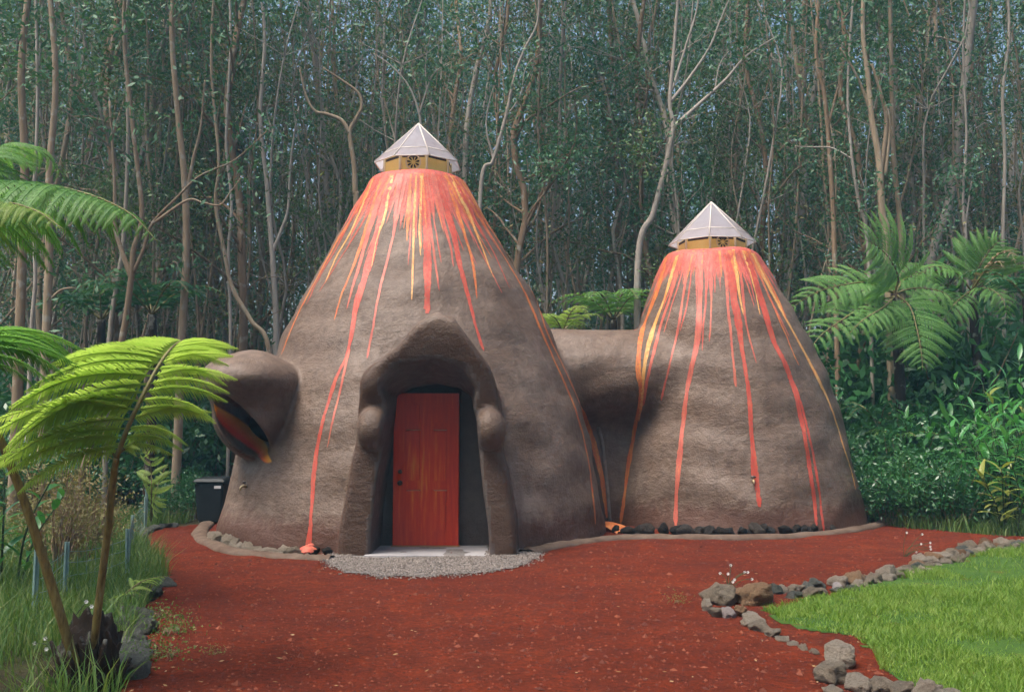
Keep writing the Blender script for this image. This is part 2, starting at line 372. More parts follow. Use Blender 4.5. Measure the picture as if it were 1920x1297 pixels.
def soil_mat():
    m, nt, b = mat('forest_soil', .95, .1); co = objco(nt); n = noise(nt, co, 1.2, 6, .65); n2 = noise(nt, co, 18, 5, .7)
    c = ramp(nt, n, [(.3, (.022, .02, .012)), (.55, (.045, .04, .02)), (.75, (.035, .06, .02))])
    c = mixc(nt, ramp(nt, n2, [(.5, (0, 0, 0)), (.7, (.6,) * 3)]), c, (.11, .085, .05)); setc(nt, b, c); bump(nt, b, n2, .8, .05); return m
M_soil = soil_mat()
def lawn_mat():
    m, nt, b = mat('lawn_ground', .95, .1); co = objco(nt); n = noise(nt, co, 2.5, 5, .6); n2 = noise(nt, co, 30, 4, .7)
    c = ramp(nt, n, [(.3, (.035, .085, .015)), (.6, (.06, .12, .02)), (.72, (.14, .05, .02))]); c = mixc(nt, ramp(nt, n2, [(.45, (0, 0, 0)), (.7, (.7,) * 3)]), c, (.03, .05, .012))
    setc(nt, b, c); bump(nt, b, n2, .8, .03); return m
M_lawn = lawn_mat()
def gravel_mat(name, a, b_):
    m, nt, b = mat(name, .85, .25)
    isl = nd(nt, 'NewGeometry').outputs['Random Per Island']
    setc(nt, b, ramp(nt, isl, [(0, a), (.6, tuple((p + q) / 2 for p, q in zip(a, b_))), (1, b_)])); return m
M_gravel = gravel_mat('grey_gravel', (.08, .06, .05), (.27, .235, .21))
M_clod = gravel_mat('cinder_clod', (.06, .013, .008), (.22, .06, .03))
M_gravelbase = simple('gravel_base', (.13, .11, .10), (.26, .24, .23), 30, .9, .2, .8, .02)

# ------------------------------------------------------------------ value noise for geometry
def vnoise(x, y, s=1.0, seed=0):
    x = np.asarray(x) * s + seed * 17.3; y = np.asarray(y) * s + seed * 9.1
    xi = np.floor(x).astype(int); yi = np.floor(y).astype(int); fx = x - xi; fy = y - yi
    def h(a, b): q = np.sin(a * 127.1 + b * 311.7) * 43758.5453; return q - np.floor(q)
    fx = fx * fx * (3 - 2 * fx); fy = fy * fy * (3 - 2 * fy)
    return (h(xi, yi) * (1 - fx) + h(xi + 1, yi) * fx) * (1 - fy) + (h(xi, yi + 1) * (1 - fx) + h(xi + 1, yi + 1) * fx) * fy
def inpoly(x, y, poly):
    x = np.asarray(x); y = np.asarray(y); r = np.zeros(x.shape, bool); n = len(poly)
    for i in range(n):
        x0, y0 = poly[i][:2]; x1, y1 = poly[(i + 1) % n][:2]
        c = ((y0 > y) != (y1 > y)) & (x < (x1 - x0) * (y - y0) / (y1 - y0 + 1e-12) + x0); r ^= c
    return r
def sheet(poly, step, zfun, wob=.12):
    p = np.array([q[:2] for q in poly]); x0, y0 = p.min(0) - .3; x1, y1 = p.max(0) + .3
    xs = np.arange(x0, x1, step); ys = np.arange(y0, y1, step); X, Y = np.meshgrid(xs, ys, indexing='ij')
    cx_ = X[:-1, :-1] + step / 2; cy_ = Y[:-1, :-1] + step / 2
    ins = inpoly(cx_ + wob * (vnoise(cx_, cy_, 3, 1) - .5), cy_ + wob * (vnoise(cx_, cy_, 3, 2) - .5), p)
    idx = np.arange(X.size).reshape(X.shape)
    q = np.stack([idx[:-1, :-1], idx[1:, :-1], idx[1:, 1:], idx[:-1, 1:]], -1)[ins]
    used = np.unique(q); remap = np.full(X.size, -1); remap[used] = np.arange(len(used))
    V = np.stack([X.ravel(), Y.ravel(), zfun(X, Y).ravel()], -1)[used]
    mb = MB(); mb.add(V, remap[q]); return mb

# ------------------------------------------------------------------ ground
mb = MB(); mb.add([[-400, -400, -.02], [400, -400, -.02], [400, 400, -.02], [-400, 400, -.02]], np.array([[0, 1, 2, 3]]))
struct('forest_floor', mb.mesh('forest_floor', M_soil, False))
def yardz(x, y): return .012 + .026 * (vnoise(x, y, 1.3, 3) - .3) + .020 * (vnoise(x, y, 4.5, 4) - .4)
LEFT = [G(225, 1330), G(232, 1250), G(250, 1190), G(275, 1135), G(300, 1105), G(318, 1085), G(285, 1055), G(262, 1030), G(258, 1008), G(285, 994), G(330, 988), G(392, 981)]
YARD = [(-1.9, -6), (-2.2, 3)] + LEFT + [(-5.4, 19), (6.9, 19), G(1668, 978)[:2], G(1760, 996)[:2], G(1830, 1004)[:2], G(1930, 1009)[:2], (14, 14.5), (14, -6)]
YARD = [tuple(np.asarray(q)[:2]) for q in YARD]
struct('cinder_yard', sheet(YARD, .09, yardz).mesh('cinder_yard', M_cinder))
LAWN = [G(1990, 1012), G(1920, 1024), G(1800, 1052), G(1700, 1080), G(1600, 1110), G(1520, 1126), G(1430, 1148), G(1470, 1172), G(1540, 1192), G(1600, 1200), G(1640, 1230), G(1650, 1262), G(1720, 1290), G(1830, 1340), G(2100, 1420), (7, 3), (11, 3), (11, 13)]
LAWN = [tuple(np.asarray(q)[:2]) for q in LAWN]
def lawnz(x, y): return yardz(x, y) + .006
struct('lawn', sheet(LAWN, .07, lawnz, .18).mesh('lawn', M_lawn))

def blades(n, poly, zf, h0, h1, wid, lean, mask=None):
    p = np.array(poly); lo = p.min(0); hi = p.max(0); out = np.zeros((0, 2))
    while len(out) < n:
        q = rng.uniform(lo, hi, (n * 3, 2)); k = inpoly(q[:, 0], q[:, 1], poly)
        # only where the camera (or one step aside) can see
        k &= (np.abs(q[:, 0]) < .56 * q[:, 1] + 1.0) & (q[:, 1] > 4.6)
        if mask is not None: k &= mask(q[:, 0], q[:, 1]) > rng.random(len(q))
        # fewer far away
        k &= rng.random(len(q)) < np.clip(9 / q[:, 1], .35, 1)
        out = np.vstack([out, q[k]])
    q = out[:n]; a = rng.uniform(0, 2 * np.pi, n); h = rng.uniform(h0, h1, n) * (.6 + .8 * vnoise(q[:, 0], q[:, 1], 2.2, 5))
    la = rng.uniform(0, 2 * np.pi, n); ln = rng.uniform(.15, lean, n) * h
    s = np.stack([np.cos(a), np.sin(a), 0 * a], -1) * (wid * rng.uniform(.6, 1.3, n))[:, None]
    b = np.stack([q[:, 0], q[:, 1], zf(q[:, 0], q[:, 1]) - .01], -1); d = np.stack([np.cos(la), np.sin(la), 0 * la], -1)
    m1 = b + d * (ln * .35)[:, None]; m1[:, 2] += h * .6; t = b + d * ln[:, None]; t[:, 2] += h
    V = np.stack([b - s, b + s, m1 + s * .8, m1 - s * .8, t], 1).reshape(-1, 3); i = np.arange(n)[:, None] * 5
    mb = MB(); mb.add(V, [i + np.array([[0, 1, 2, 3]]), i + np.array([[3, 2, 4]])]); return mb
def lawn_mask(x, y):
    m = np.clip((vnoise(x, y, 1.1, 8) - .22) * 5, .06, 1) * np.clip((vnoise(x, y, 4, 9) - .05) * 5, .3, 1)
    bx, by = G(1900, 1222)[:2]; m = m * np.clip(np.hypot((x - bx) / .55, (y - by) / .3) - .6, .04, 1)
    return m
o = part('grass', blades(75000, LAWN, lawnz, .03, .075, .0035, 1.1, lawn_mask).mesh('grass', M_grass), kind='stuff'); tag(o, 'short bright green lawn grass inside the stone border', 'grass')
WILD = [tuple(q[:2]) for q in LEFT[:11]] + [(-5.5, 17.5), (-9.5, 17.5), (-7.5, 9), (-4.2, 4.6), (-2.6, 4.6)]
o = part('wild_grass', blades(26000, WILD, lambda x, y: 0 * x, .10, .34, .005, .9, lambda x, y: (np.hypot(x - G(168, 1288)[0], y - G(168, 1288)[1] + .1) > .42) * np.clip((vnoise(x, y, 1.4, 18) - .15) * 4, .1, 1)).mesh('wild_grass', M_grass_l), kind='stuff'); tag(o, 'tall wild grass growing left of the red yard by the wire fence', 'grass')
EDGE = [tuple(G(*q)[:2]) for q in ((1640, 984), (1700, 992), (1790, 1002), (1870, 1008), (1990, 1008), (1990, 975), (1640, 965))]
o = part('verge_grass', blades(5000, EDGE, lambda x, y: 0 * x, .08, .30, .007, .9).mesh('verge_grass', M_grass_l), kind='stuff'); tag(o, 'strip of grass where the red yard meets the right thicket', 'grass')

# loose cinder clods, gravel, litter: too many and too small to count
ico = bmesh.new(); bmesh.ops.create_icosphere(ico, subdivisions=1, radius=1); ICO_V = np.array([v.co[:] for v in ico.verts]); ICO_F = np.array([[v.index for v in f.verts] for f in ico.faces]); ico.free()
OCT_V = np.array([[1, 0, 0], [0, 1, 0], [-1, 0, 0], [0, -1, 0], [0, 0, 1], [0, 0, -1.]]); OCT_F = np.array([[0, 1, 4], [1, 2, 4], [2, 3, 4], [3, 0, 4], [1, 0, 5], [2, 1, 5], [3, 2, 5], [0, 3, 5]])
def pebbles(pos, size, base=(OCT_V, OCT_F), jit=.35):
    n = len(pos); V, Fc = base; m = len(V)
    vv = V[None] * (1 + jit * rng.uniform(-1, 1, (n, m, 1))) * size[:, None, None] * np.stack([rng.uniform(.8, 1.4, n), rng.uniform(.7, 1.2, n), rng.uniform(.5, .9, n)], -1)[:, None, :]
    a = rng.uniform(0, 2 * np.pi, n); c, s = np.cos(a)[:, None], np.sin(a)[:, None]
    vv = np.stack([vv[..., 0] * c - vv[..., 1] * s, vv[..., 0] * s + vv[..., 1] * c, vv[..., 2]], -1) + pos[:, None, :]
    mb = MB(); mb.add(vv.reshape(-1, 3), (np.arange(n)[:, None, None] * m + Fc[None]).reshape(-1, 3)); return mb
def yard_points(n, y0=4.7, y1=15.5):
    q = np.zeros((0, 2))
    while len(q) < n:
        y = y0 + (y1 - y0) * rng.random(n * 2) ** 1.3; x = rng.uniform(-1, 1, n * 2) * (.56 * y + .5); p = np.stack([x, y], -1)
        k = inpoly(x, y, YARD) & ~inpoly(x, y, LAWN) & ~((np.hypot(x - MAINC[0], y - MAINC[1]) < 3.0) | (np.hypot(x - 3.8, y - 17) < 2.3)); q = np.vstack([q, p[k]])
    return q[:n]
q = yard_points(9000); pos = np.column_stack([q, yardz(q[:, 0], q[:, 1]) + .002])
o = part('cinder_clod', pebbles(pos, rng.uniform(.004, .013, len(q)) * (1 + 1.3 * (rng.random(len(q)) > .94))).mesh('cinder_clod', M_clod, False), kind='stuff'); tag(o, 'loose red cinder gravel scattered over the yard', 'gravel')
q = np.vstack([yard_points(260), np.column_stack([rng.uniform(-2.6, -1.3, 90), rng.uniform(5.2, 8.2, 90)])]); n = len(q)
a = rng.uniform(0, 2 * np.pi, n); L = rng.uniform(.008, .024, n); d = np.stack([np.cos(a), np.sin(a), rng.uniform(-.1, .3, n)], -1) * L[:, None]; s = np.stack([-np.sin(a), np.cos(a), rng.uniform(-.4, .4, n)], -1) * (L * rng.uniform(.2, .5, n))[:, None]
b = np.column_stack([q, yardz(q[:, 0], q[:, 1]) + .014]); V = np.stack([b - d, b + s, b + d, b - s], 1).reshape(-1, 3)
mb = MB(); mb.add(V, np.arange(n)[:, None] * 4 + np.array([[0, 1, 2, 3]])); o = part('leaf_litter', mb.mesh('leaf_litter', M_litter, False), kind='stuff'); tag(o, 'small pale fallen leaves scattered on the red yard', 'fallen leaves')

# ------------------------------------------------------------------ the house: one smooth implicit body
def prof(rows, D):
    zs = []; l = []; r = []
    for (y, xl, xr) in rows:
        a, b_ = P(xl, y, D), P(xr, y, D); zs.append((a[2] + b_[2]) / 2); l.append(a[0]); r.append(b_[0])
    zs, l, r = np.array(zs), np.array(l), np.array(r); o = np.argsort(zs); zs, l, r = zs[o], l[o], r[o]
    c = (l + r) / 2; rad = (r - l) / 2; rad = rad / np.sqrt(1 + (rad / D) ** 2)
    zz = np.linspace(zs[0], zs[-1], 400); k = np.exp(-np.linspace(-2, 2, 31) ** 2); k /= k.sum()
    sm = lambda v: np.convolve(np.pad(np.interp(zz, zs, v), 15, 'edge'), k, 'valid')
    return zz, sm(c), sm(rad)
MAIN = prof([(318, 704, 866), (335, 698, 870), (365, 682, 886), (400, 664, 906), (450, 636, 934), (500, 606, 966), (550, 578, 1000), (600, 552, 1024), (650, 528, 1046), (700, 506, 1066), (760, 480, 1090), (820, 458, 1108), (880, 440, 1122), (940, 426, 1134), (990, 417, 1140)], MAINC[1])
SMALL = prof([(463, 1250, 1418), (480, 1246, 1424), (520, 1230, 1446), (560, 1216, 1468), (600, 1203, 1492), (640, 1194, 1512), (700, 1186, 1540), (760, 1178, 1562), (820, 1166, 1580), (880, 1154, 1595), (940, 1146, 1608), (985, 1140, 1616)], SMALLC[1])
def smin(a, b, k): h = np.clip(.5 + .5 * (b - a) / k, 0, 1); return b * (1 - h) + a * h - k * h * (1 - h)
def smax(a, b, k): return -smin(-a, -b, k)
def lump(x, y, z): return .020 * np.sin(2.1 * x + 1.3 * z + .7) * np.sin(1.7 * z + 2.3 * y) + .012 * np.sin(5.2 * x + 3.1 * y) * np.sin(4.3 * z + 1.2 * x) + .014 * np.sin(9.5 * z + 1.8 * np.sin(1.9 * x) + 1.2 * y) * np.sin(2.3 * x + 1.7 * y)
def cone(x, y, z, pr, cyy, zt):
    zz, c, r = pr; cz = np.interp(z, zz, c); rz = np.interp(z, zz, r)
    d = (np.hypot(x - cz, y - cyy) - rz) * .86
    return smax(d, z - zt, .14)
def ell(x, y, z, c, s, rot=0.):
    dx, dy, dz = x - c[0], y - c[1], z - c[2]
    if rot: ca, sa = math.cos(rot), math.sin(rot); dx, dz = dx * ca - dz * sa, dx * sa + dz * ca
    k = np.sqrt((dx / s[0]) ** 2 + (dy / s[1]) ** 2 + (dz / s[2]) ** 2); return (k - 1) * min(s)
PY = 12.35
def outl(pts, Y): return np.array([P(a, b_, Y)[[0, 2]] for a, b_ in pts])
OUT = outl([(628, 1060), (634, 1000), (644, 930), (656, 870), (667, 810), (672, 760), (682, 715), (705, 682), (745, 652), (785, 606), (820, 586), (852, 598), (885, 640), (918, 688), (934, 730), (940, 790), (942, 850), (954, 905), (966, 970), (970, 1060)], PY)
INN = outl([(692, 1080), (698, 980), (708, 900), (720, 830), (727, 780), (731, 738), (760, 722), (810, 714), (855, 722), (880, 740), (892, 790), (897, 850), (904, 920), (914, 990), (918, 1080)], PY)
def polysd(px, pz, poly):
    d = np.full(px.shape, 1e9, np.float32); n = len(poly); ins = np.zeros(px.shape, bool)
    for i in range(n):
        a = poly[i]; b_ = poly[(i + 1) % n]; ex, ez = b_ - a; wx, wz = px - a[0], pz - a[1]
        t = np.clip((wx * ex + wz * ez) / (ex * ex + ez * ez), 0, 1); d = np.minimum(d, (wx - ex * t) ** 2 + (wz - ez * t) ** 2)
        c = ((a[1] > pz) != (b_[1] > pz)) & (px < (b_[0] - a[0]) * (pz - a[1]) / (b_[1] - a[1] + 1e-12) + a[0]); ins ^= c
    return np.sqrt(d) * np.where(ins, -1, 1)
# polygon distances are looked up in a small table (x, z)
TX = np.linspace(-3.6, 1.2, 200); TZ = np.linspace(-.6, 4.2, 200); gx, gz = np.meshgrid(TX, TZ, indexing='ij')
T_OUT, T_INN = polysd(gx, gz, OUT), polysd(gx, gz, INN)
def look(T, x, z):
    u = np.clip((x - TX[0]) / (TX[1] - TX[0]), 0, 198.99); v = np.clip((z - TZ[0]) / (TZ[1] - TZ[0]), 0, 198.99)
    i = u.astype(int); j = v.astype(int); fu = u - i; fv = v - j
    return (T[i, j] * (1 - fu) + T[i + 1, j] * fu) * (1 - fv) + (T[i, j + 1] * (1 - fu) + T[i + 1, j + 1] * fu) * fv
HOOD_C = P(486, 768, 13.95)
LUMPS = [P(700, 803, 12.33), P(918, 805, 12.33)]
def parts_sdf(x, y, z):
    lp = lump(x, y, z)
    d1 = cone(x, y, z, MAIN, MAINC[1], ZT_MAIN) + lp
    d2 = cone(x, y, z, SMALL, SMALLC[1], ZT_SMALL) + lp
    # passage bulging between the two domes over a recessed wall
    k = np.sqrt(((y - 16.75) / 1.0) ** 2 + ((z - 2.42) / .80) ** 2); d3 = np.maximum((k - 1) * .8, np.maximum(.2 - x, x - 3.2))
    d3 = smin(d3, np.maximum(np.maximum(np.abs(x - 1.7) - 1.2, np.abs(y - 17.2) - .75), z - 2.4), .25) + lp
    # porch
    yfront = PY - .30 * np.clip((z - 1.7) / 1.2, 0, 1) + .10 * np.clip((z - 2.5) / .5, 0, 1) ** 2
    d4 = smax(look(T_OUT, x, z) + .5 * lp + .32 * np.clip((y - 12.5), 0, 1) * np.clip((z - 2.0), 0, 1), smax(yfront - y, y - 14.0, .05), .11)
    for c in LUMPS: d4 = smin(d4, ell(x, y, z, c, (.205, .25, .265)), .04)
    d4 = smin(d4, ell(x, y, z, P(705, 720, 12.45), (.18, .25, .22)), .12)
    # brow over the side window
    d5 = smin(ell(x, y, z, HOOD_C, (.60, 1.0, .72)), ell(x, y, z, P(474, 716, 13.7), (.64, .92, .42)), .16) + lp
    return d1, d2, d3, d4, d5
def carve_sdf(x, y, z):
    flare = np.clip(12.85 - y, 0, 1) * (.02 + .36 * np.clip((z - 1.85) / .5, 0, 1))
    n = np.maximum(np.maximum(look(T_INN, x, z) - flare, y - 13.32), 11 - y)
    return n, ell(x, y, z, CARVE_C, CARVE_S, CARVE_ROT) + .035 * np.sin(7 * x + 4 * z) * np.sin(6 * z + 5 * y + 1)
def sdf(x, y, z):
    d1, d2, d3, d4, d5 = parts_sdf(x, y, z)
    d = smin(smin(d1, d2, .08), d3, .16); d = smin(d, d5, .06); d = smin(d, d4, .10)
    n, c = carve_sdf(x, y, z)
    return smax(smax(d, -n, .06), -c, .05)
H = .045
xs = np.arange(-5.5, 6.4, H); ys = np.arange(11.5, 19.7, H); zs = np.arange(-.2, 5.75, H)
def house_mesh():
    D = np.empty((len(xs), len(ys), len(zs)), np.float32)
    for i0 in range(0, len(xs), 24):
        X, Y, Z = np.meshgrid(xs[i0:i0 + 24], ys, zs, indexing='ij'); D[i0:i0 + 24] = sdf(X, Y, Z)
    S = D < 0
    cnt = np.zeros(tuple(np.array(S.shape) - 1), np.int8)
    sl_ = [slice(None, -1), slice(1, None)]
    for a in (0, 1):
        for b_ in (0, 1):
            for c in (0, 1): cnt += S[sl_[a], sl_[b_], sl_[c]]
    act = (cnt > 0) & (cnt < 8); ids = np.full(act.shape, -1); ids[act] = np.arange(act.sum())
    ii, jj, kk = np.nonzero(act)
    V = np.stack([xs[ii] + H / 2, ys[jj] + H / 2, zs[kk] + H / 2], -1)
    def grad(p):
        e = .012; g = np.stack([sdf(*(p + np.eye(3)[k] * e).T) - sdf(*(p - np.eye(3)[k] * e).T) for k in range(3)], -1) / (2 * e)
        return g
    for _ in range(3):
        d = sdf(*V.T); g = grad(V); g2 = (g * g).sum(1)[:, None] + 1e-3
        step = d[:, None] * g / g2; l = np.linalg.norm(step, axis=1)[:, None]; V = V - step * np.minimum(1, .03 / (l + 1e-9))
    Fs = []
    A = S[:-1, 1:-1, 1:-1] != S[1:, 1:-1, 1:-1]; i, j, k = np.nonzero(A); f = S[:-1, 1:-1, 1:-1][A]
    q = np.stack([ids[i, j, k], ids[i, j + 1, k], ids[i, j + 1, k + 1], ids[i, j, k + 1]], -1); q[~f] = q[~f][:, ::-1]; Fs.append(q)
    A = S[1:-1, :-1, 1:-1] != S[1:-1, 1:, 1:-1]; i, j, k = np.nonzero(A); f = S[1:-1, :-1, 1:-1][A]
    q = np.stack([ids[i, j, k], ids[i, j, k + 1], ids[i + 1, j, k + 1], ids[i + 1, j, k]], -1); q[~f] = q[~f][:, ::-1]; Fs.append(q)
    A = S[1:-1, 1:-1, :-1] != S[1:-1, 1:-1, 1:]; i, j, k = np.nonzero(A); f = S[1:-1, 1:-1, :-1][A]
    q = np.stack([ids[i, j, k], ids[i + 1, j, k], ids[i + 1, j + 1, k], ids[i, j + 1, k]], -1); q[~f] = q[~f][:, ::-1]; Fs.append(q)
    Fq = np.concatenate(Fs); n = grad(V); n /= np.linalg.norm(n, axis=1)[:, None] + 1e-9
    return V, Fq, n
HV, HF, HN = house_mesh()
house = thing('earth_house', 'brown volcano shaped twin dome house with red lava streaks and a red door', 'house', (-.2, 15.5, 0))
fc = HV[HF].mean(1); pd = np.stack(parts_sdf(*fc.T), -1); own = np.argmin(pd, 1); ncar, ccar = carve_sdf(*fc.T)
own[np.abs(ncar) < .05] = 5; own[np.abs(ccar) < .07] = 4
def house_part(name, k, m, label=None):
    f = HF[own == k]; u = np.unique(f); rm = np.full(len(HV), -1); rm[u] = np.arange(len(u))
    mb = MB(); mb.add(HV[u], rm[f]); me = mb.mesh(name, m); me.normals_split_custom_set_from_vertices([tuple(q) for q in HN[u]])
    return part(name, me, house, label=label)
dome_main = house_part('dome', 0, M_main, 'tall main dome with red and orange lava streaks')
dome_small = house_part('dome', 1, M_small, 'smaller dome with red and orange lava streaks')
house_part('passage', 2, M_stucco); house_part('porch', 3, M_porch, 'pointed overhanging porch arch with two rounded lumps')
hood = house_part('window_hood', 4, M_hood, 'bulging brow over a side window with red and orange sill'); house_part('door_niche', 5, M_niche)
# window glass deep in the brow
mb = MB(); a = np.linspace(0, 2 * np.pi, 25)[:-1]; c = CARVE_C + np.array([.04, .93, .0])
V = np.stack([c[0] + .16 * np.cos(a), c[1] + .06 * np.cos(a), c[2] + .24 * np.sin(a)], -1)
mb.add(np.vstack([V, c[None]]), np.stack([np.full(24, 24), np.arange(24), (np.arange(24) + 1) % 24], -1)); part('window_pane', mb.mesh('window_pane', M_glass), hood)

# ---- painted lava streaks that run down the surface
def march(pxs):
    d = np.array([ray(a, b_) for a, b_ in pxs]); t = np.full(len(d), 10.0); best = t.copy(); bd = np.full(len(d), 9.)
    for _ in range(90):
        p = d * t[:, None] + np.array([0, 0, EYE]); v = sdf(*p.T); k = v < bd; bd[k] = v[k]; best[k] = t[k]; t = t + np.maximum(v, .0) * .8 + .002 * (v > 0)
    return d * best[:, None] + np.array([0, 0, EYE])
def sgrad(p):
    e = .02; g = np.stack([sdf(*(p + np.eye(3)[k] * e).T) - sdf(*(p - np.eye(3)[k] * e).T) for k in range(3)], -1); return g / (np.linalg.norm(g, axis=1)[:, None] + 1e-9)
def snap(p):
    for _ in range(3): p = p - sgrad(p) * sdf(*p.T)[:, None] * .9
    return p
def streak(pts, wd, paint, parent):
    wd = [q_ * (1.9 if paint in 'oy' else 1.45) if q_ < 9 and len(wd) > 5 else q_ * (.78 if q_ >= 9 else 1) for q_ in wd]
    L = sum(math.hypot(b_[0] - a_[0], b_[1] - a_[1]) for a_, b_ in zip(pts, pts[1:])); n = max(6, int(L / 9))
    px = smooth_path([(a_, b_) for a_, b_ in pts], n); jit = np.cumsum(rng.normal(0, .35, n)); jit -= np.linspace(jit[0], jit[-1], n); px[:, 0] += jit
    c = snap(march(px)); nn = sgrad(c); tt = np.gradient(c, axis=0); tt /= np.linalg.norm(tt, axis=1)[:, None] + 1e-9
    s = np.cross(nn, tt); s /= np.linalg.norm(s, axis=1)[:, None] + 1e-9
    ww = np.interp(np.linspace(0, 1, n), np.linspace(0, 1, len(wd)), wd) * (c[:, 1] / F) * .44 * (1 + .16 * np.convolve(rng.normal(0, 1, n + 4), np.ones(5) / 2.2, 'valid')); ww[-1] *= .5
    l = snap(c - s * ww[:, None]); r = snap(c + s * ww[:, None])
    V = np.stack([l + .004 * nn, c + .005 * nn, r + .004 * nn], 1).reshape(-1, 3)
    i = np.arange(n - 1)[:, None] * 3; Fq = np.concatenate([i + np.array([[k, k + 1, k + 4, k + 3]]) for k in range(2)])
    fnrm = np.cross(V[Fq[0][1]] - V[Fq[0][0]], V[Fq[0][3]] - V[Fq[0][0]])
    if fnrm @ nn[0] < 0: Fq = Fq[:, ::-1]
    mb = MB(); mb.add(V, Fq); me = mb.mesh('lava_streak', PAINT[paint]); me.normals_split_custom_set_from_vertices([tuple(q) for q in np.repeat(nn, 3, 0)]); at = me.attributes.new('edge', 'FLOAT', 'POINT')
    ed = np.tile([1.0, 0, 1.0], n).reshape(n, 3); ed[-2:] = np.maximum(ed[-2:], .6); at.data.foreach_set('value', ed.astype(np.float32).ravel()); part('lava_streak', me, parent)
for pts, wd, pn in [
    ([(700, 335), (668, 398), (640, 442), (592, 528), (556, 598), (528, 664)], (16, 12, 8, 5, 4, 3), 'o'),
    ([(690, 350), (640, 450), (600, 520), (575, 570)], (14, 10, 6, 3), 'r'),
    ([(735, 325), (714, 420), (692, 500), (670, 575), (652, 660), (626, 720), (602, 800), (589, 880), (583, 960), (577, 1036)], (30, 30, 27, 20, 12, 6, 6, 6, 7, 8), 'r'),
    ([(720, 330), (690, 440), (668, 520), (650, 580)], (26, 16, 8, 3), 'p'),
    ([(655, 655), (641, 720), (626, 780), (614, 838)], (7, 5, 5, 4), 'p'),
    ([(762, 330), (740, 430), (716, 530), (701, 600), (688, 672)], (12, 7, 6, 5, 5), 'p'),
    ([(713, 340), (672, 470), (641, 550), (627, 600)], (12, 8, 5, 3), 'o'),
    ([(798, 325), (800, 450), (801, 588)], (22, 20, 18), 'r'),
    ([(780, 325), (775, 430), (772, 562)], (12, 6, 3), 'y'),
    ([(790, 330), (788, 420), (789, 480)], (10, 6, 3), 'y'),
    ([(822, 328), (848, 430), (868, 520), (888, 600), (907, 658)], (18, 22, 14, 9, 6), 'r'),
    ([(815, 330), (832, 420), (846, 470), (850, 500)], (10, 6, 4, 3), 'p'),
    ([(835, 330), (868, 430), (886, 500), (894, 560)], (14, 10, 6, 3), 'o'),
    ([(845, 330), (880, 400), (900, 450), (925, 520)], (12, 14, 7, 3), 'y'),
    ([(850, 330), (905, 420), (950, 490), (985, 550), (1015, 620), (1050, 700), (1085, 790), (1105, 880), (1116, 982)], (14, 12, 9, 6, 5, 5, 5, 5, 5), 'o'),
    ([(862, 335), (913, 420), (962, 490), (1002, 555), (1030, 630), (1058, 690), (1093, 770), (1112, 830), (1128, 900), (1138, 970)], (14, 12, 10, 7, 6, 5, 5, 5, 5, 5), 'o'),
    ([(868, 340), (920, 425), (968, 494), (1000, 548)], (9, 8, 6, 3), 'y'),
    ([(735, 330), (722, 400), (706, 450), (697, 500)], (10, 8, 5, 3), 'y'),
    ([(750, 328), (742, 400), (734, 460)], (16, 9, 3), 'p'),
    ([(770, 326), (766, 400), (763, 452)], (14, 8, 3), 'o'),
    ([(700, 335), (660, 430), (632, 480), (610, 530)], (10, 9, 6, 3), 'y'),
    ([(855, 335), (895, 420), (925, 470), (955, 540)], (8, 6, 4, 3), 'r'),
]: streak(pts, wd, pn, dome_main)
for pts, wd, pn in [
    ([(1252, 472), (1228, 555), (1203, 625), (1197, 690), (1201, 740), (1191, 790), (1179, 860), (1169, 940), (1164, 980)], (20, 20, 16, 13, 9, 9, 8, 7, 6), 'o'),
    ([(1272, 470), (1247, 560), (1217, 650), (1206, 740), (1198, 790)], (14, 12, 10, 7, 4), 'y'),
    ([(1280, 468), (1262, 540), (1236, 620), (1216, 700), (1206, 760)], (14, 12, 8, 6, 4), 'p'),
    ([(1315, 467), (1313, 560), (1308, 640), (1291, 720), (1281, 800), (1273, 880), (1267, 985)], (10, 8, 8, 8, 7, 7, 7), 'p'),
    ([(1292, 468), (1273, 600), (1240, 750)], (9, 6, 4), 'p'),
    ([(1300, 468), (1290, 560), (1276, 620)], (6, 4, 3), 'r'),
    ([(1333, 468), (1334, 560), (1330, 640)], (6, 4, 3), 'p'),
    ([(1363, 468), (1377, 560), (1390, 640), (1405, 740), (1412, 840), (1420, 920), (1424, 950)], (24, 22, 12, 7, 7, 7, 7), 'r'),
    ([(1358, 480), (1370, 620), (1380, 725)], (10, 7, 5), 'p'),
    ([(1385, 475), (1400, 600), (1418, 680)], (10, 5, 3), 'p'),
    ([(1375, 468), (1384, 540), (1394, 590)], (8, 6, 3), 'y'),
    ([(1398, 470), (1430, 570), (1451, 640), (1479, 700), (1501, 780), (1515, 860), (1525, 930), (1531, 985)], (22, 20, 17, 13, 8, 7, 7, 6), 'r'),
    ([(1472, 685), (1500, 750), (1520, 830), (1535, 920), (1544, 996)], (8, 7, 6, 6, 6), 'r'),
    ([(1410, 475), (1452, 560), (1496, 640), (1532, 710), (1558, 770), (1578, 830), (1594, 880), (1604, 918)], (16, 12, 9, 7, 5, 4, 4, 3), 'y'),
    ([(1405, 474), (1440, 550), (1470, 620), (1498, 685)], (8, 5, 4, 3), 'o'),
    ([(1392, 470), (1412, 530), (1425, 590)], (7, 5, 3), 'y'),
    ([(1413, 474), (1448, 540), (1475, 600)], (10, 8, 3), 'o'),
]: streak(pts, wd, pn, dome_small)
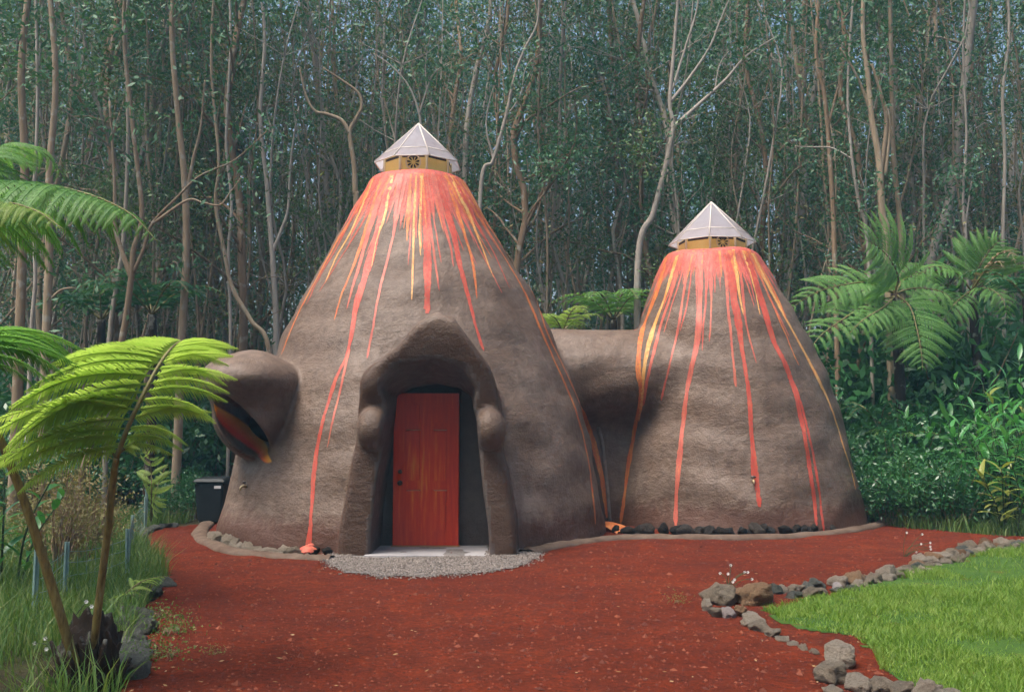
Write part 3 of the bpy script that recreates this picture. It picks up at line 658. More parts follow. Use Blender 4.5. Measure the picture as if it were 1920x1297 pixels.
# many thin runs from both rims
def runs(parent, rim_l, rim_r, rim_y, slope, n, lo, hi, mid):
    for k in range(n):
        u = (k + random.uniform(.1, .9)) / n; x = rim_l + (rim_r - rim_l) * u; L = lo + (hi - lo) * random.random() ** 2; sl2 = slope * (x - mid) / (rim_r - rim_l) * 2; cv = .18 * sl2
        streak([(x, rim_y), (x + sl2 * L * .5 - cv * L * .12, rim_y + L * .5), (x + sl2 * L, rim_y + L)], (random.uniform(4, 8), random.uniform(3, 5), 2.5), random.choice('rrpppoo'), parent)
runs(dome_main, 714, 856, 326, .78, 30, 60, 240, 785); runs(dome_small, 1258, 1410, 470, .55, 26, 45, 190, 1335)

# ---- skylight caps
def skylight(cx, cyy, zb, rd, hd, re, ez, az, turn):
    """octagonal yellow drum, glazed pyramid above it"""
    a8 = np.arange(8) * np.pi / 4 + np.pi / 8 + turn
    ring = lambda r, z: np.stack([cx + r * np.cos(a8), cyy + r * np.sin(a8), np.full(8, z)], -1)
    j = np.arange(8); k = (j + 1) % 8
    mb = MB(); V = np.vstack([ring(rd, zb - .15), ring(rd, zb + hd), ring(rd - .04, zb + hd), ring(rd - .04, zb - .15)])
    mb.add(V, np.concatenate([np.stack([p * 8 + j, p * 8 + k, p * 8 + 8 + k, p * 8 + 8 + j], -1) for p in range(3)]))
    sk = part('skylight', mb.mesh('skylight', M_yellowwood, False), house)
    apex = np.array([cx, cyy, az]); E = ring(re, ez)
    for q in range(8):                      # panes, each a thin slab
        p0, p1 = E[q], E[(q + 1) % 8]; m = (p0 + p1 + apex) / 3; nrm = np.cross(p1 - p0, apex - p0); nrm /= np.linalg.norm(nrm)
        T = np.array([p0, p1, apex]); T = m + (T - m) * .985; mb = MB()
        mb.add(np.vstack([T, T + nrm * .010]), [np.array([[2, 1, 0], [3, 4, 5]]), np.array([[0, 1, 4, 3], [1, 2, 5, 4], [2, 0, 3, 5]])])
        part('pane', mb.mesh('pane', M_pane, False), sk)
        mb = MB(); tube(mb, [p0 + (0, 0, .012), apex + (0, 0, .012)], .011, 6); part('ridge_batten', mb.mesh('ridge_batten', M_batten), sk)
        mb = MB(); tube(mb, [p0, p1], .009, 6); part('eave_batten', mb.mesh('eave_batten', M_batten), sk)
        f0, f1 = p0 * .76 + apex * .24, p1 * .76 + apex * .24
        mb = MB(); tube(mb, [f0 + nrm * .006, f1 + nrm * .006], .012, 4); part('cross_batten', mb.mesh('cross_batten', M_batten), sk)
        # corner post and upper rail gap of the drum
        c0 = np.array([cx + (rd + .004) * np.cos(a8[q]), cyy + (rd + .004) * np.sin(a8[q])])
        mb = MB(); tube(mb, [[*c0, zb - .15], [*c0, zb + hd + .02]], .02, 6); part('corner_post', mb.mesh('corner_post', M_palewood), sk)
        d0 = ring(rd + .008, zb - .02)[q]; d1 = ring(rd + .008, zb - .02)[(q + 1) % 8]
        mb = MB(); tube(mb, [d0, d1], .016, 6); part('base_rail', mb.mesh('base_rail', M_palewood), sk)
        mid = (ring(rd, zb + hd * .5)[q] + ring(rd, zb + hd * .5)[(q + 1) % 8]) / 2; out = np.array([mid[0] - cx, mid[1] - cyy, 0]); out /= np.linalg.norm(out)
        tang = np.array([-out[1], out[0], 0]); w2 = rd * math.sin(np.pi / 8) - .03
        mb = MB(); z1, z0 = zb + hd - .012, zb + hd - .055; b0 = mid + out * .004
        mb.add([[*(b0 - tang * w2)[:2], z0], [*(b0 + tang * w2)[:2], z0], [*(b0 + tang * w2)[:2], z1], [*(b0 - tang * w2)[:2], z1]], np.array([[0, 1, 2, 3]])); part('vent_slot', mb.mesh('vent_slot', M_hole, False), sk)
        if q % 2 == (0 if abs(turn) < .2 else 0) or True:
            front = out[1] < -.85
            if not front: continue
            c = mid + out * .012; aa = np.linspace(0, 2 * np.pi, 25)[:-1]; rv = min(.105, hd * .46)
            mb = MB(); V = np.array([c + tang * rv * math.cos(t) + np.array([0, 0, rv * math.sin(t)]) for t in aa]); V2 = c + (V - c) * 1.16
            mb.add(np.vstack([V, V2 + out * .004]), np.stack([np.arange(24), (np.arange(24) + 1) % 24, 24 + (np.arange(24) + 1) % 24, 24 + np.arange(24)], -1)); part('vent_rim', mb.mesh('vent_rim', M_palewood, False), sk)
            for p in range(9):              # petal-shaped vent holes
                t0 = p * 2 * np.pi / 9 + np.pi / 2; dr = lambda rr, da: c + out * .003 + (tang * math.cos(t0 + da) + np.array([0, 0, 1]) * math.sin(t0 + da)) * rr * rv
                mb = MB(); mb.add([dr(.25, 0), dr(.62, -.22), dr(.93, -.12), dr(.93, .12), dr(.62, .22)], [np.array([[0, 1, 2, 3]]), np.array([[0, 3, 4]])]); part('vent_petal', mb.mesh('vent_petal', M_hole, False), sk)
    return sk
skylight(P(784, 318, MAINC[1])[0], MAINC[1], ZT_MAIN - .01, .535, P(0, 287, 15.0)[2] - ZT_MAIN, .70, P(0, 291, 14.85)[2], P(0, 233, 15.5)[2], R(-3))
skylight(P(1335, 463, SMALLC[1])[0], SMALLC[1], ZT_SMALL - .01, .57, P(0, 440, 16.45)[2] - ZT_SMALL, .74, P(0, 443, 16.3)[2], P(0, 380, 17.0)[2], R(8))
# ---- door, threshold, pipe, taps
DY = 13.16
def dbox(name, x0, x1, z0, z1, y0, y1, m, parent, bw=.008):
    mb = MB(); box(mb, x0, x1, y0, y1, z0, z1); return part(name, bevel(mb.mesh(name, m, False), bw), parent)
dl, dr_ = P(737, 900, DY)[0], P(860, 900, DY)[0]; dzb, dzt = .055, P(800, 737, DY)[2]
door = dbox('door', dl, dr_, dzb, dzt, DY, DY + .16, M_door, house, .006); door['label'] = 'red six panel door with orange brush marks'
dw = dr_ - dl; dh = dzt - dzb
for cxp in (.30, .70):
    for z0, z1 in ((.09, .375), (.415, .755), (.80, .93)):
        x0 = dl + dw * (cxp - .125); x1 = dl + dw * (cxp + .125)
        dbox('door_panel', x0, x1, dzb + dh * z0, dzb + dh * z1, DY - .026, DY + .02, M_door, door, .020)
for px0, px1 in ((762, 788), (813, 838)):  # pale strips: glints off the panel edges, put in as colour
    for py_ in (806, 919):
        za = P(775, py_, DY - .03)[2]; mb = MB(); xa, xb = P(px0, py_, DY - .03)[0], P(px1, py_, DY - .03)[0]; tube(mb, [[xa, DY - .022, za], [xb, DY - .022, za]], .009, 6); part('panel_glint', mb.mesh('panel_glint', M_glint), door)
for nm, zz, rr in (('door_knob', P(750, 905, DY)[2], .034), ('deadbolt', P(750, 884, DY)[2], .028)):
    mb = MB(); xk = P(750, 905, DY)[0]; yy = np.array([0, .02, .03, .05, .062, .066]) if nm == 'door_knob' else np.array([0, .012, .014, .02, .022, .023])
    tube(mb, [[xk, DY - q_, zz] for q_ in yy], np.array([1, .9, .5, .95, .8, .2]) * rr, 14); part(nm, mb.mesh(nm, M_metal), door)
dbox('threshold', dl - .02, dr_ + .02, .0, .06, DY - .05, DY + .1, M_threshold, house)
pp = smooth_path([(1122, 800), (1129, 830), (1134, 870), (1139, 920), (1144, 978)], 24); c = snap(march(pp)); c = c + sgrad(c) * .012
mb = MB(); tube(mb, c, .030, 10); part('drain_pipe', mb.mesh('drain_pipe', M_pipe), house)
def tap(px, py, lab):
    p = snap(march([(px, py)]))[0]; n = sgrad(p[None])[0]; up = np.array([0, 0, 1.]); s = np.cross(n, up); s /= np.linalg.norm(s)
    mb = MB(); tube(mb, [p - n * .03, p + n * .06, p + n * .085 - up * .02, p + n * .09 - up * .06], [.018, .018, .016, .014], 8)
    tube(mb, [p + n * .04, p + n * .04 + up * .05], .008, 6); t = part('tap', mb.mesh('tap', M_brass), house, label=lab)
    mb = MB(); c = p + n * .04 + up * .055; tube(mb, [c - s * .04, c - s * .015, c + s * .015, c + s * .04], [.012, .02, .02, .012], 8); part('tap_handle', mb.mesh('tap_handle', M_metal), t)
tap(1412, 902, 'small brass tap on the smaller dome'); tap(462, 912, 'small brass tap on the main dome')

# ------------------------------------------------------------------ curbs, apron, slab
def curb(pts, label, r=.10):
    pts = smooth_path(pts, 60); t = np.gradient(pts, axis=0); t /= np.linalg.norm(t, axis=1)[:, None]; s = np.stack([t[:, 1], -t[:, 0], 0 * t[:, 0]], -1)
    prf = [(-1.15, -.05), (-1.15, .04), (-.9, .06), (-.3, .075), (.4, .07), (.95, .05), (1.15, .02), (1.15, -.05)]
    wv = 1 + .12 * np.sin(np.arange(60) * .9) * rng.random(60)
    V = np.stack([pts + s * (a_ * r * wv)[:, None] + np.array([0, 0, 1.]) * (b_ * (1 + .10 * rng.normal(0, 1, 60)))[:, None] for a_, b_ in prf], 1).reshape(-1, 3); m = len(prf)
    i = np.arange(59)[:, None, None] * m; k = np.arange(m - 1)[None, :, None]; Fq = (i + k + np.array([0, m, m + 1, 1])).reshape(-1, 4)
    mb = MB(); mb.add(V, Fq); o = part('concrete_curb', mb.mesh('concrete_curb', M_concrete)); tag(o, label, 'curb')
CL = [G(388, 984), G(374, 1004), G(394, 1023), G(446, 1039), G(516, 1047), G(575, 1051), G(622, 1052)]
CR = [G(988, 1040), G(1014, 1033), G(1060, 1025), G(1110, 1018), G(1170, 1012), G(1300, 1012), G(1440, 1011), G(1550, 1004), G(1630, 991), G(1662, 980), G(1650, 968)]
curb(CL, 'low curved concrete curb round the main dome under its side window'); curb(CR, 'long low concrete curb from the porch round the smaller dome')
# paint spill over the curb below the pipe, and below the pink streak
for px, py, m, lab in ((1152, 1000, M_orange, 'orange paint spill over the curb below the drain pipe'), (577, 1043, M_pink, 'pink paint spill on the curb below the longest streak')):
    c0 = G(px, py); mb = MB()
    if m is M_orange: pth = [c0 + (-.12, .75, .10), c0 + (-.08, .40, .13), c0 + (-.02, .10, .125), c0 + (.02, -.04, .12), c0 + (.06, -.22, .04)]; wd = [.04, .10, .13, .11, .05]
    else: pth = [c0 + (.0, .35, .12), c0 + (0, .12, .12), c0 + (.0, 0, .115), c0 + (.02, -.14, .06)]; wd = [.04, .05, .09, .06]
    pth = smooth_path(pth, 14); wd = np.interp(np.linspace(0, 1, 14), np.linspace(0, 1, len(wd)), wd) * (1 + .3 * rng.normal(0, 1, 14))
    V = np.stack([pth - np.array([1, 0, 0]) * wd[:, None] - (0, 0, .02), pth - np.array([.6, 0, 0]) * wd[:, None] + (0, 0, .012), pth + np.array([.6, 0, 0]) * wd[:, None] + (0, 0, .012), pth + np.array([1, 0, 0]) * wd[:, None] - (0, 0, .02)], 1).reshape(-1, 3)
    i = np.arange(13)[:, None, None] * 4; mb.add(V, (i + np.arange(3)[None, :, None] + np.array([0, 4, 5, 1])).reshape(-1, 4)); tag(part('paint_spill', mb.mesh('paint_spill', m)), lab, 'paint')
APR = [G(*q)[:2] for q in ((605, 1050), (620, 1063), (655, 1076), (720, 1085), (800, 1087), (880, 1081), (950, 1071), (1000, 1056), (1012, 1042), (985, 1032), (940, 1026), (690, 1026), (640, 1040))]
APR = [tuple(q) for q in APR]
struct('gravel_apron', sheet(APR, .05, lambda x, y: yardz(x, y) + .012, .1).mesh('gravel_apron', M_gravelbase))
q = rng.uniform([-2.6, 10.2], [.6, 13.3], (26000, 2)); k = inpoly(q[:, 0] + rng.normal(0, .06, len(q)), q[:, 1] + rng.normal(0, .13, len(q)), APR); q = q[k]; q = q[~((q[:, 1] > 12.16 + rng.normal(0, .02, len(q))) & (np.abs(q[:, 0] + 1.13) < .80))]
o = part('gravel', pebbles(np.column_stack([q, yardz(q[:, 0], q[:, 1]) + .018]), rng.uniform(.006, .014, len(q))).mesh('gravel', M_gravel, False), kind='stuff'); tag(o, 'grey gravel half circle in front of the porch', 'gravel')
x0, x1 = P(688, 1035, 12.6)[0], P(920, 1035, 12.6)[0]
mb = MB(); V = [[x0, 12.22, -.03], [x1, 12.22, -.03], [x1 - .05, 13.3, -.03], [x0 + .05, 13.3, -.03]]; V = np.array(V); mb.add(np.vstack([V, V + (0, 0, .075)]), BOXF)
o = part('concrete_slab', bevel(mb.mesh('concrete_slab', M_slab, False), .012)); tag(o, 'pale concrete door slab under the porch', 'slab')

# ------------------------------------------------------------------ rocks
def rock_mesh(seed, m, sub=3):
    r_ = np.random.default_rng(seed); bm = bmesh.new(); bmesh.ops.create_icosphere(bm, subdivisions=sub, radius=1)
    dirs = r_.normal(0, 1, (20, 3)); dirs /= np.linalg.norm(dirs, axis=1)[:, None]; off = r_.uniform(.50, .90, 20); ph = r_.uniform(0, 6, 6)
    for v in bm.verts:
        p = np.array(v.co[:]); f = 1.0
        for d_, o_ in zip(dirs, off):
            k = p @ d_
            if k > 0: f = min(f, o_ / max(k, 1e-3)) if k * 1.0 > o_ else f
        p = p * (f * .92 + .08); p = p * (1 + .09 * math.sin(5 * p[0] + ph[0]) * math.sin(6 * p[1] + ph[1]) + .06 * math.sin(9 * p[2] + ph[2]) * math.sin(8 * p[0] + ph[3]) * math.sin(7 * p[1] + ph[4])); p = p * (1 + .22 * mnoise.fractal(Vector(p * 1.6 + seed * 3.7), .9, 2.1, 6)); v.co = p
    me = bpy.data.meshes.new('rock'); bm.to_mesh(me); bm.free(); me.polygons.foreach_set('use_smooth', [True] * len(me.polygons)); me.materials.append(m); return me
RK = {k: [rock_mesh(s + 31 * i, m, 3 if k == 'd' else 4) for s in range(6)] for i, (k, m) in enumerate((('b', M_rock), ('d', M_rock_dark), ('r', M_rock_rust), ('p', M_rock_pale), ('l', M_rock_left)))}
def rock(kind, c, s, label, group=None, z=None):
    me = random.choice(RK[kind]); o = bpy.data.objects.new('rock', me); C.objects.link(o)
    s = np.array(s); o.scale = s; o.location = (c[0], c[1], (s[2] * (.42 if kind != 'd' else .75) if z is None else z) + .012); o.rotation_euler = (random.uniform(-.2, .2), random.uniform(-.2, .2), random.uniform(0, 6.28))
    return tag(o, label, 'rock', group)
def row(pts, kind, smin_, smax_, label, group, lat=.03, flat=.75, gap=1.5):
    pth = smooth_path(pts, 300); s = np.concatenate([[0], np.cumsum(np.linalg.norm(np.diff(pth, axis=0), axis=1))]); d = 0.
    while d < s[-1]:
        r_ = random.uniform(smin_, smax_); p = np.array([np.interp(d, s, pth[:, k]) for k in range(3)]) + np.array([random.gauss(0, lat), random.gauss(0, lat), 0])
        rock(kind if isinstance(kind, str) and len(kind) == 1 else random.choice(kind), p, (r_ * random.uniform(.9, 1.35), r_ * random.uniform(.8, 1.1), r_ * flat * random.uniform(.8, 1.15)), label, group); d += r_ * gap
row([G(402, 1008, .03), G(420, 1018, .03), G(455, 1029, .03), G(505, 1036, .03), G(548, 1040, .03)], 'b', .10, .15, 'grey brown stone between the curb and the main dome under its side window', 'stones at the main dome base')
row([G(590, 1042), G(622, 1043)], 'd', .07, .11, 'dark stone against the left foot of the porch', 'stones at the left porch foot', .05)
rock('d', G(612, 1024), (.10, .09, .10), 'dark stone against the left foot of the porch', 'stones at the left porch foot', .16)
row([G(982, 1030), G(1012, 1024), G(1060, 1016), G(1105, 1009), G(1138, 1004)], 'd', .08, .12, 'dark lava stone in the row between porch and drain pipe', 'lava stones between porch and pipe')
row([G(978, 1027), G(1000, 1022)], 'd', .07, .10, 'dark stone against the right foot of the porch', 'stones at the right porch foot', .04)
row([G(1160, 1002), G(1200, 1004), G(1300, 1005), G(1420, 1005), G(1520, 1001), G(1590, 992), G(1636, 979)], 'd', .085, .13, 'dark lava stone in the row round the smaller dome', 'lava stones round the smaller dome', .05, .8, 1.25)
# lawn border
rb = lambda px, py, pr, kind, lab, fl=.75, asp=1.15: rock(kind, G(px, py + pr * .35), (pr * asp * G(px, py)[1] / F, pr * .9 * G(px, py)[1] / F, pr * fl * G(px, py)[1] / F), lab)
rb(1352, 1122, 34, 'b', 'large rounded tan boulder at the tip of the lawn border', .9)
rb(1415, 1120, 36, 'r', 'large rust brown boulder beside the border tip', .85)
rb(1326, 1138, 17, 'b', 'small grey stone tucked against the tan boulder at the border tip')
rb(1345, 1150, 18, 'b', 'knobbly grey stone in front of the tan boulder')
rb(1366, 1153, 17, 'p', 'pale pinkish white stone in front of the border tip', 1.0)
rb(1388, 1148, 16, 'r', 'small rust stone beside the pale white one')
rb(1432, 1108, 18, 'p', 'pale elongated stone leaning on the rust brown boulder', .6, 1.6)
FR = 'grey border stone on the front edge of the lawn'; FG = 'stones along the front lawn edge'
for px, py, pr in ((1408, 1168, 24), (1428, 1178, 22), (1450, 1190, 18), (1468, 1203, 17), (1487, 1212, 14), (1505, 1220, 14), (1524, 1225, 12)):
    o = rb(px, py, pr, 'b', FR); o['group'] = FG
rb(1575, 1236, 42, 'b', 'big dark grey boulder standing in the front lawn border', .85, 1.0)
rb(1556, 1268, 36, 'b', 'rounded grey boulder just in front of the biggest border boulder', .8)
for px, py, pr in ((1608, 1285, 32), (1650, 1292, 26), (1690, 1298, 30), (1735, 1304, 34), (1780, 1310, 30), (1560, 1300, 20)):
    o = rb(px, py, pr, 'b', 'grey stone in the border below the biggest boulder'); o['group'] = 'stones in the near border'
BK = 'small mixed stone on the back edge of the lawn'; BG = 'stones along the back lawn edge'
row([G(1450, 1116), G(1500, 1108), G(1545, 1104), G(1600, 1101), G(1650, 1092), G(1700, 1076), G(1740, 1062), G(1790, 1046), G(1840, 1034), G(1890, 1026), G(1940, 1020)], 'bbblr', .075, .15, BK, BG, .05, .7, 1.25)
row([G(1470, 1123), G(1540, 1116), G(1610, 1108), G(1690, 1086), G(1780, 1056), G(1860, 1036), G(1930, 1026)], 'bbl', .06, .11, BK, BG, .05, .7, 2.1)
o = rb(1572, 1104, 14, 'p', 'whitish angular stone on the back edge of the lawn', .8)
# left border
row([G(232, 1275), G(238, 1235), G(246, 1190), G(225, 1160), G(240, 1135), G(262, 1118)], 'l', .10, .19, 'dark mossy stone in the border left of the red yard', 'stones along the left yard edge', .06, .65, 1.3)
rb(312, 1094, 20, 'l', 'grey stone under the fallen yellow fern frond', .6, 1.5); rb(290, 1102, 18, 'l', 'dark stone tucked beside the grey one under the fallen frond', .6)
row([G(270, 1062), G(262, 1040), G(258, 1020), G(268, 1003), G(300, 992), G(345, 988)], 'l', .06, .12, 'small dark stone on the yard edge near the black bin', 'stones on the far left yard edge', .05, .65, 1.5)

# ------------------------------------------------------------------ bin
bx, by = P(399, 960, 16.6)[0], 16.6
bn_ = thing('rubbish_bin', 'black plastic wheelie bin beside the main dome', 'bin', (bx, by, 0))
mb = MB(); V = np.array([[-.19, -.2, .05], [.19, -.2, .05], [.19, .2, .05], [-.19, .2, .05], [-.24, -.26, .70], [.24, -.26, .70], [.24, .24, .70], [-.24, .24, .70]]); mb.add(V, BOXF); part('body', bevel(mb.mesh('body', M_bin, False), .025), bn_, True)
mb = MB(); V = np.array([[-.26, -.29, .70], [.26, -.29, .70], [.26, .27, .71], [-.26, .27, .71], [-.23, -.25, .755], [.23, -.25, .755], [.23, .24, .775], [-.23, .24, .775]]); mb.add(V, BOXF); part('lid', bevel(mb.mesh('lid', M_bin, False), .012), bn_, True)
for s in (-1, 1):
    mb = MB(); tube(mb, [[s * .20, .2, .09], [s * .25, .2, .09]], .09, 14); part('wheel', mb.mesh('wheel', M_bin), bn_, True)
mb = MB(); tube(mb, [[-.2, .30, .69], [.2, .30, .69]], .016, 8); part('handle', mb.mesh('handle', M_bin), bn_, True)
mb = MB(); mb.add([[.09, -.264, .60], [.20, -.264, .60], [.20, -.266, .645], [.09, -.266, .645]], np.array([[0, 1, 2, 3]])); part('sticker', mb.mesh('sticker', M_sticker, False), bn_, True)

# ------------------------------------------------------------------ fence
FP = [(P(275, 930, 16.2)[:2], .62), (G(272, 1000)[:2], .55), (G(247, 1035)[:2], .47), (G(238, 1095)[:2], .56), (G(120, 1130)[:2] + (0, 0), .55), (G(62, 1170)[:2], .6)]
fn = thing('wire_fence', 'low wire mesh fence on pale green metal posts left of the yard', 'fence', (FP[2][0][0], FP[2][0][1], 0))
for (x, y), h in FP:
    mb = MB(); lean = random.uniform(-.03, .03); V = []
    for zz_ in (-.1, h): V += [[x - .022 + lean * zz_, y, zz_], [x + .022 + lean * zz_, y, zz_], [x + .022 + lean * zz_, y + .012, zz_], [x - .022 + lean * zz_, y + .012, zz_]]
    mb.add(V, BOXF); V = np.array(V); mb.add(np.array([[x - .005, y - .025, -.1], [x + .005, y - .025, -.1], [x + .005, y, -.1], [x - .005, y, -.1], [x - .005 + lean * h, y - .025, h], [x + .005 + lean * h, y - .025, h], [x + .005 + lean * h, y, h], [x - .005 + lean * h, y, h]]), BOXF); part('post', mb.mesh('post', M_post, False), fn)
for hh in (.12, .24, .36, .46):
    mb = MB(); pts = []
    for (p, h), (p2, h2) in zip(FP, FP[1:]):
        for t in np.linspace(0, 1, 8)[:-1]: pts.append([*(np.array(p) * (1 - t) + np.array(p2) * t), hh - .03 * math.sin(math.pi * t) + random.gauss(0, .004)])
    tube(mb, pts, .0028, 4, False); part('wire', mb.mesh('wire', M_wire), fn)
for (p, h), (p2, h2) in zip(FP, FP[1:]):
    L = np.linalg.norm(np.array(p2) - np.array(p))
    for t in np.arange(.15, L, .15) / L:
        q = np.array(p) * (1 - t) + np.array(p2) * t; mb = MB(); tube(mb, [[*q, .1], [*q, .46]], .002, 4, False); part('stay_wire', mb.mesh('stay_wire', M_wire), fn)

# ------------------------------------------------------------------ ferns
def pinna_mesh(name, droop, m, n=24, wide=.17, seed=0):
    r_ = np.random.default_rng(seed); mb = MB(); xs_ = np.linspace(.05, .985, n)
    def bend(p):
        x = p[:, 0]; p = p.copy(); p[:, 2] += .10 * np.sin(np.pi * x) * (1 - droop) - droop * x ** 2 * .75; p[:, 0] = x * (1 - .28 * droop * x); return p
    for s in (-1, 1):
        for i, x in enumerate(xs_):
            l = wide * min(1, .55 + x * 2.2) * (1 - x ** 2.6) * r_.uniform(.88, 1.1) + .012; a = math.radians(62 + r_.uniform(-6, 6)); d = np.array([math.cos(a), s * math.sin(a), -.22 + r_.uniform(-.1, .1)]); wv = .5 * .93 / n * .88
            b = np.array([x, 0, 0]); t = np.array([1, 0, 0.])
            V = np.array([b - t * wv, b + t * wv, b + d * l * .55 + t * wv * .95, b + d * l * .55 - t * wv * .8, b + d * l + t * wv * .9 + (0, 0, -.25 * l)])
            mb.add(bend(V), [np.array([[0, 1, 2, 3]]) if s < 0 else np.array([[3, 2, 1, 0]]), np.array([[3, 2, 4]]) if s < 0 else np.array([[4, 2, 3]])])
    x = np.linspace(0, 1, 7); pts = bend(np.stack([x, 0 * x, 0 * x + .002], -1)); tube(mb, pts, np.linspace(.010, .003, 7), 4, False)
    return mb.mesh(name, m, False)
PIN = {}
def pinnas(m):
    if m.name not in PIN: PIN[m.name] = [pinna_mesh('pinna', d, m, seed=int(d * 100), n=46 if m is M_fern_y else 30, wide=.165 if m is M_fern_y else .14) for d in (.15, .35, .55, .8)]
    return PIN[m.name]
def frond(root, pts, wid, m, up=(0, 0, 1), n=17, droop=1, start=.12, stipe=.014, sweep=(18, 48), side=None, right=1.0):
    """one arching frond: tapering rachis, a pair of feathered pinnae at every node"""
    pth = smooth_path(pts, 48); L = np.concatenate([[0], np.cumsum(np.linalg.norm(np.diff(pth, axis=0), axis=1))]); L /= L[-1]
    mb = MB(); tube(mb, pth, np.linspace(stipe, .0025, 48), 6); fr = part('frond', mb.mesh('frond', M_rachis), root)
    T = np.gradient(pth, axis=0); T /= np.linalg.norm(T, axis=1)[:, None]; up = np.array(up, float); PM = pinnas(m)
    for i in range(n):
        t = start + (1 - start) * (i + .2) / n; t = min(t, .985)
        p = np.array([np.interp(t, L, pth[:, k]) for k in range(3)]); tt = np.array([np.interp(t, L, T[:, k]) for k in range(3)]); tt /= np.linalg.norm(tt)
        u = up - tt * (up @ tt); u /= np.linalg.norm(u) + 1e-9; s = np.cross(tt, u)
        if side is not None: s = np.array(side, float); s /= np.linalg.norm(s); u = up / np.linalg.norm(up)
        rel = (t - start) / (1 - start); ln = wid * min(1, .68 + rel * 2.2) * (1 - rel ** 1.9) + .03 * wid
        for sg in (-1, 1):
            a = R(sweep[0] + (sweep[1] - sweep[0]) * rel + random.uniform(-6, 6)); x = sg * s * math.cos(a) + tt * math.sin(a); z = u + np.array([0, 0, random.uniform(-.1, .1)]); z -= x * (x @ z); z /= np.linalg.norm(z); y = np.cross(z, x)
            sc = ln * random.uniform(.9, 1.08) * (right if x[0] > 0 else 1); me = PM[max(0, min(3, droop + random.choice((-1, 0, 0, 1))))]
            part('pinna', me, fr, True, Matrix(((x[0] * sc, y[0] * sc, z[0] * sc, p[0]), (x[1] * sc, y[1] * sc, z[1] * sc, p[1]), (x[2] * sc, y[2] * sc, z[2] * sc, p[2]), (0, 0, 0, 1))))
    return fr
def fern_trunk(root, pts, r0, r1):
    mb = MB(); p = smooth_path(pts, 16); tube(mb, p, np.linspace(r0, r1, 16) * (1 + .08 * rng.normal(0, 1, 16)), 9); part('trunk', mb.mesh('trunk', M_fern_trunk), root)
def px3(*a): return [P(*q) for q in a]

# near left tree fern: two long stalks from a dark fibrous base
base = G(168, 1288)
tf = thing('tree_fern', 'bright yellow green tree fern with two long brown stalks from a dark base', 'fern', base)
mb = MB()
for k in range(40):
    a = random.uniform(0, 6.28); r_ = random.uniform(.05, .17); h = random.uniform(.12, .36); c = base + np.array([r_ * math.cos(a), r_ * math.sin(a), -.02])
    tube(mb, [c, c + np.array([.05 * math.cos(a), .05 * math.sin(a), h * .6]), c + np.array([.10 * math.cos(a), .10 * math.sin(a), h])], [.034, .024, .012], 6)
bv = ICO_V.copy(); bm = bmesh.new(); bmesh.ops.create_icosphere(bm, subdivisions=4, radius=1)
bv = np.array([v.co[:] for v in bm.verts]); bf = np.array([[v.index for v in f.verts] for f in bm.faces]); bm.free()
bv = bv * np.array([1 + .35 * mnoise.fractal(Vector(q_ * (3.5, 3.5, 1.2)), .8, 2.1, 5) for q_ in bv])[:, None] * (.17, .17, .33) + base + (0, 0, .10); mb.add(bv, bf)
part('fibrous_base', mb.mesh('fibrous_base', M_fern_trunk), tf)
for pts, r_ in (([base + (0.02, 0, .05), P(178, 1190, 6.15), P(200, 1010, 6.1), P(212, 900, 6.05), P(218, 858, 6.0)], (.027, .018)), ([base + (-.05, 0, .05), P(135, 1225, 6.1), P(85, 1060, 6.0), P(35, 910, 5.9), P(-20, 780, 5.8), P(-70, 700, 5.8)], (.032, .022))):
    mb = MB(); p = smooth_path(pts, 24); tube(mb, p, np.linspace(*r_, 24), 9); part('stalk', mb.mesh('stalk', M_stipe), tf)
frond(tf, px3((218, 858, 6.0), (240, 800, 5.98), (268, 740, 6.02), (298, 684, 6.15), (322, 652, 6.4), (340, 640, 6.75), (352, 645, 7.1), (360, 660, 7.4)), .90, M_fern_y, (0, .62, .78), 32, 1, .03, .017, (-4, 24), (1, .38, .10), .56)
frond(tf, px3((-70, 700, 5.8), (-60, 660, 5.85), (-40, 630, 6.0), (-10, 615, 6.3), (20, 620, 6.6)), .72, M_fern, (0, .5, .8), 18, 2, .05, .018, (0, 24), (1, .3, 0))
frond(tf, px3((218, 858, 6.0), (190, 828, 6.05), (150, 806, 6.1), (110, 798, 6.15), (88, 806, 6.2)), .17, M_fern_y, (0, -.3, 1), 12, 1, .05, .008)
frond(tf, px3((222, 850, 6.0), (262, 822, 6.1), (285, 800, 6.4), (300, 795, 6.7)), .22, M_fern_y, (0, .2, 1), 10, 2, .05, .008)

# tall tree fern whose crown hangs in from the left
c0 = P(-150, 470, 9.3); tl = thing('tree_fern', 'tall green tree fern with long drooping fronds hanging in from the left', 'fern', (c0[0], c0[1], 0))
fern_trunk(tl, [(c0[0] - .05, c0[1], -.1), (c0[0] + .04, c0[1], 1.5), c0], .13, .10)
frond(tl, px3((-150, 470, 9.3), (-70, 385, 9.0), (40, 345, 8.7), (150, 360, 8.4), (240, 398, 8.2), (297, 455, 8.1)), .98, M_fern, (0, 0, 1), 36, 3, .10, .022, (2, 36))
frond(tl, px3((-150, 470, 9.3), (-80, 330, 9.8), (10, 272, 10.2), (80, 285, 10.5), (128, 342, 10.7)), .80, M_fern, (0, 0, 1), 24, 3, .1, .018)
frond(tl, px3((-150, 470, 9.3), (-90, 410, 8.8), (-10, 380, 8.3), (60, 392, 7.9), (120, 430, 7.6)), .60, M_fern_y, (0, 0, 1), 22, 3, .1, .018)
frond(tl, px3((-150, 470, 9.3), (-120, 360, 9.6), (-40, 300, 10.2), (20, 300, 10.9)), .6, M_fern, (0, 0, 1), 18, 2, .1, .018)
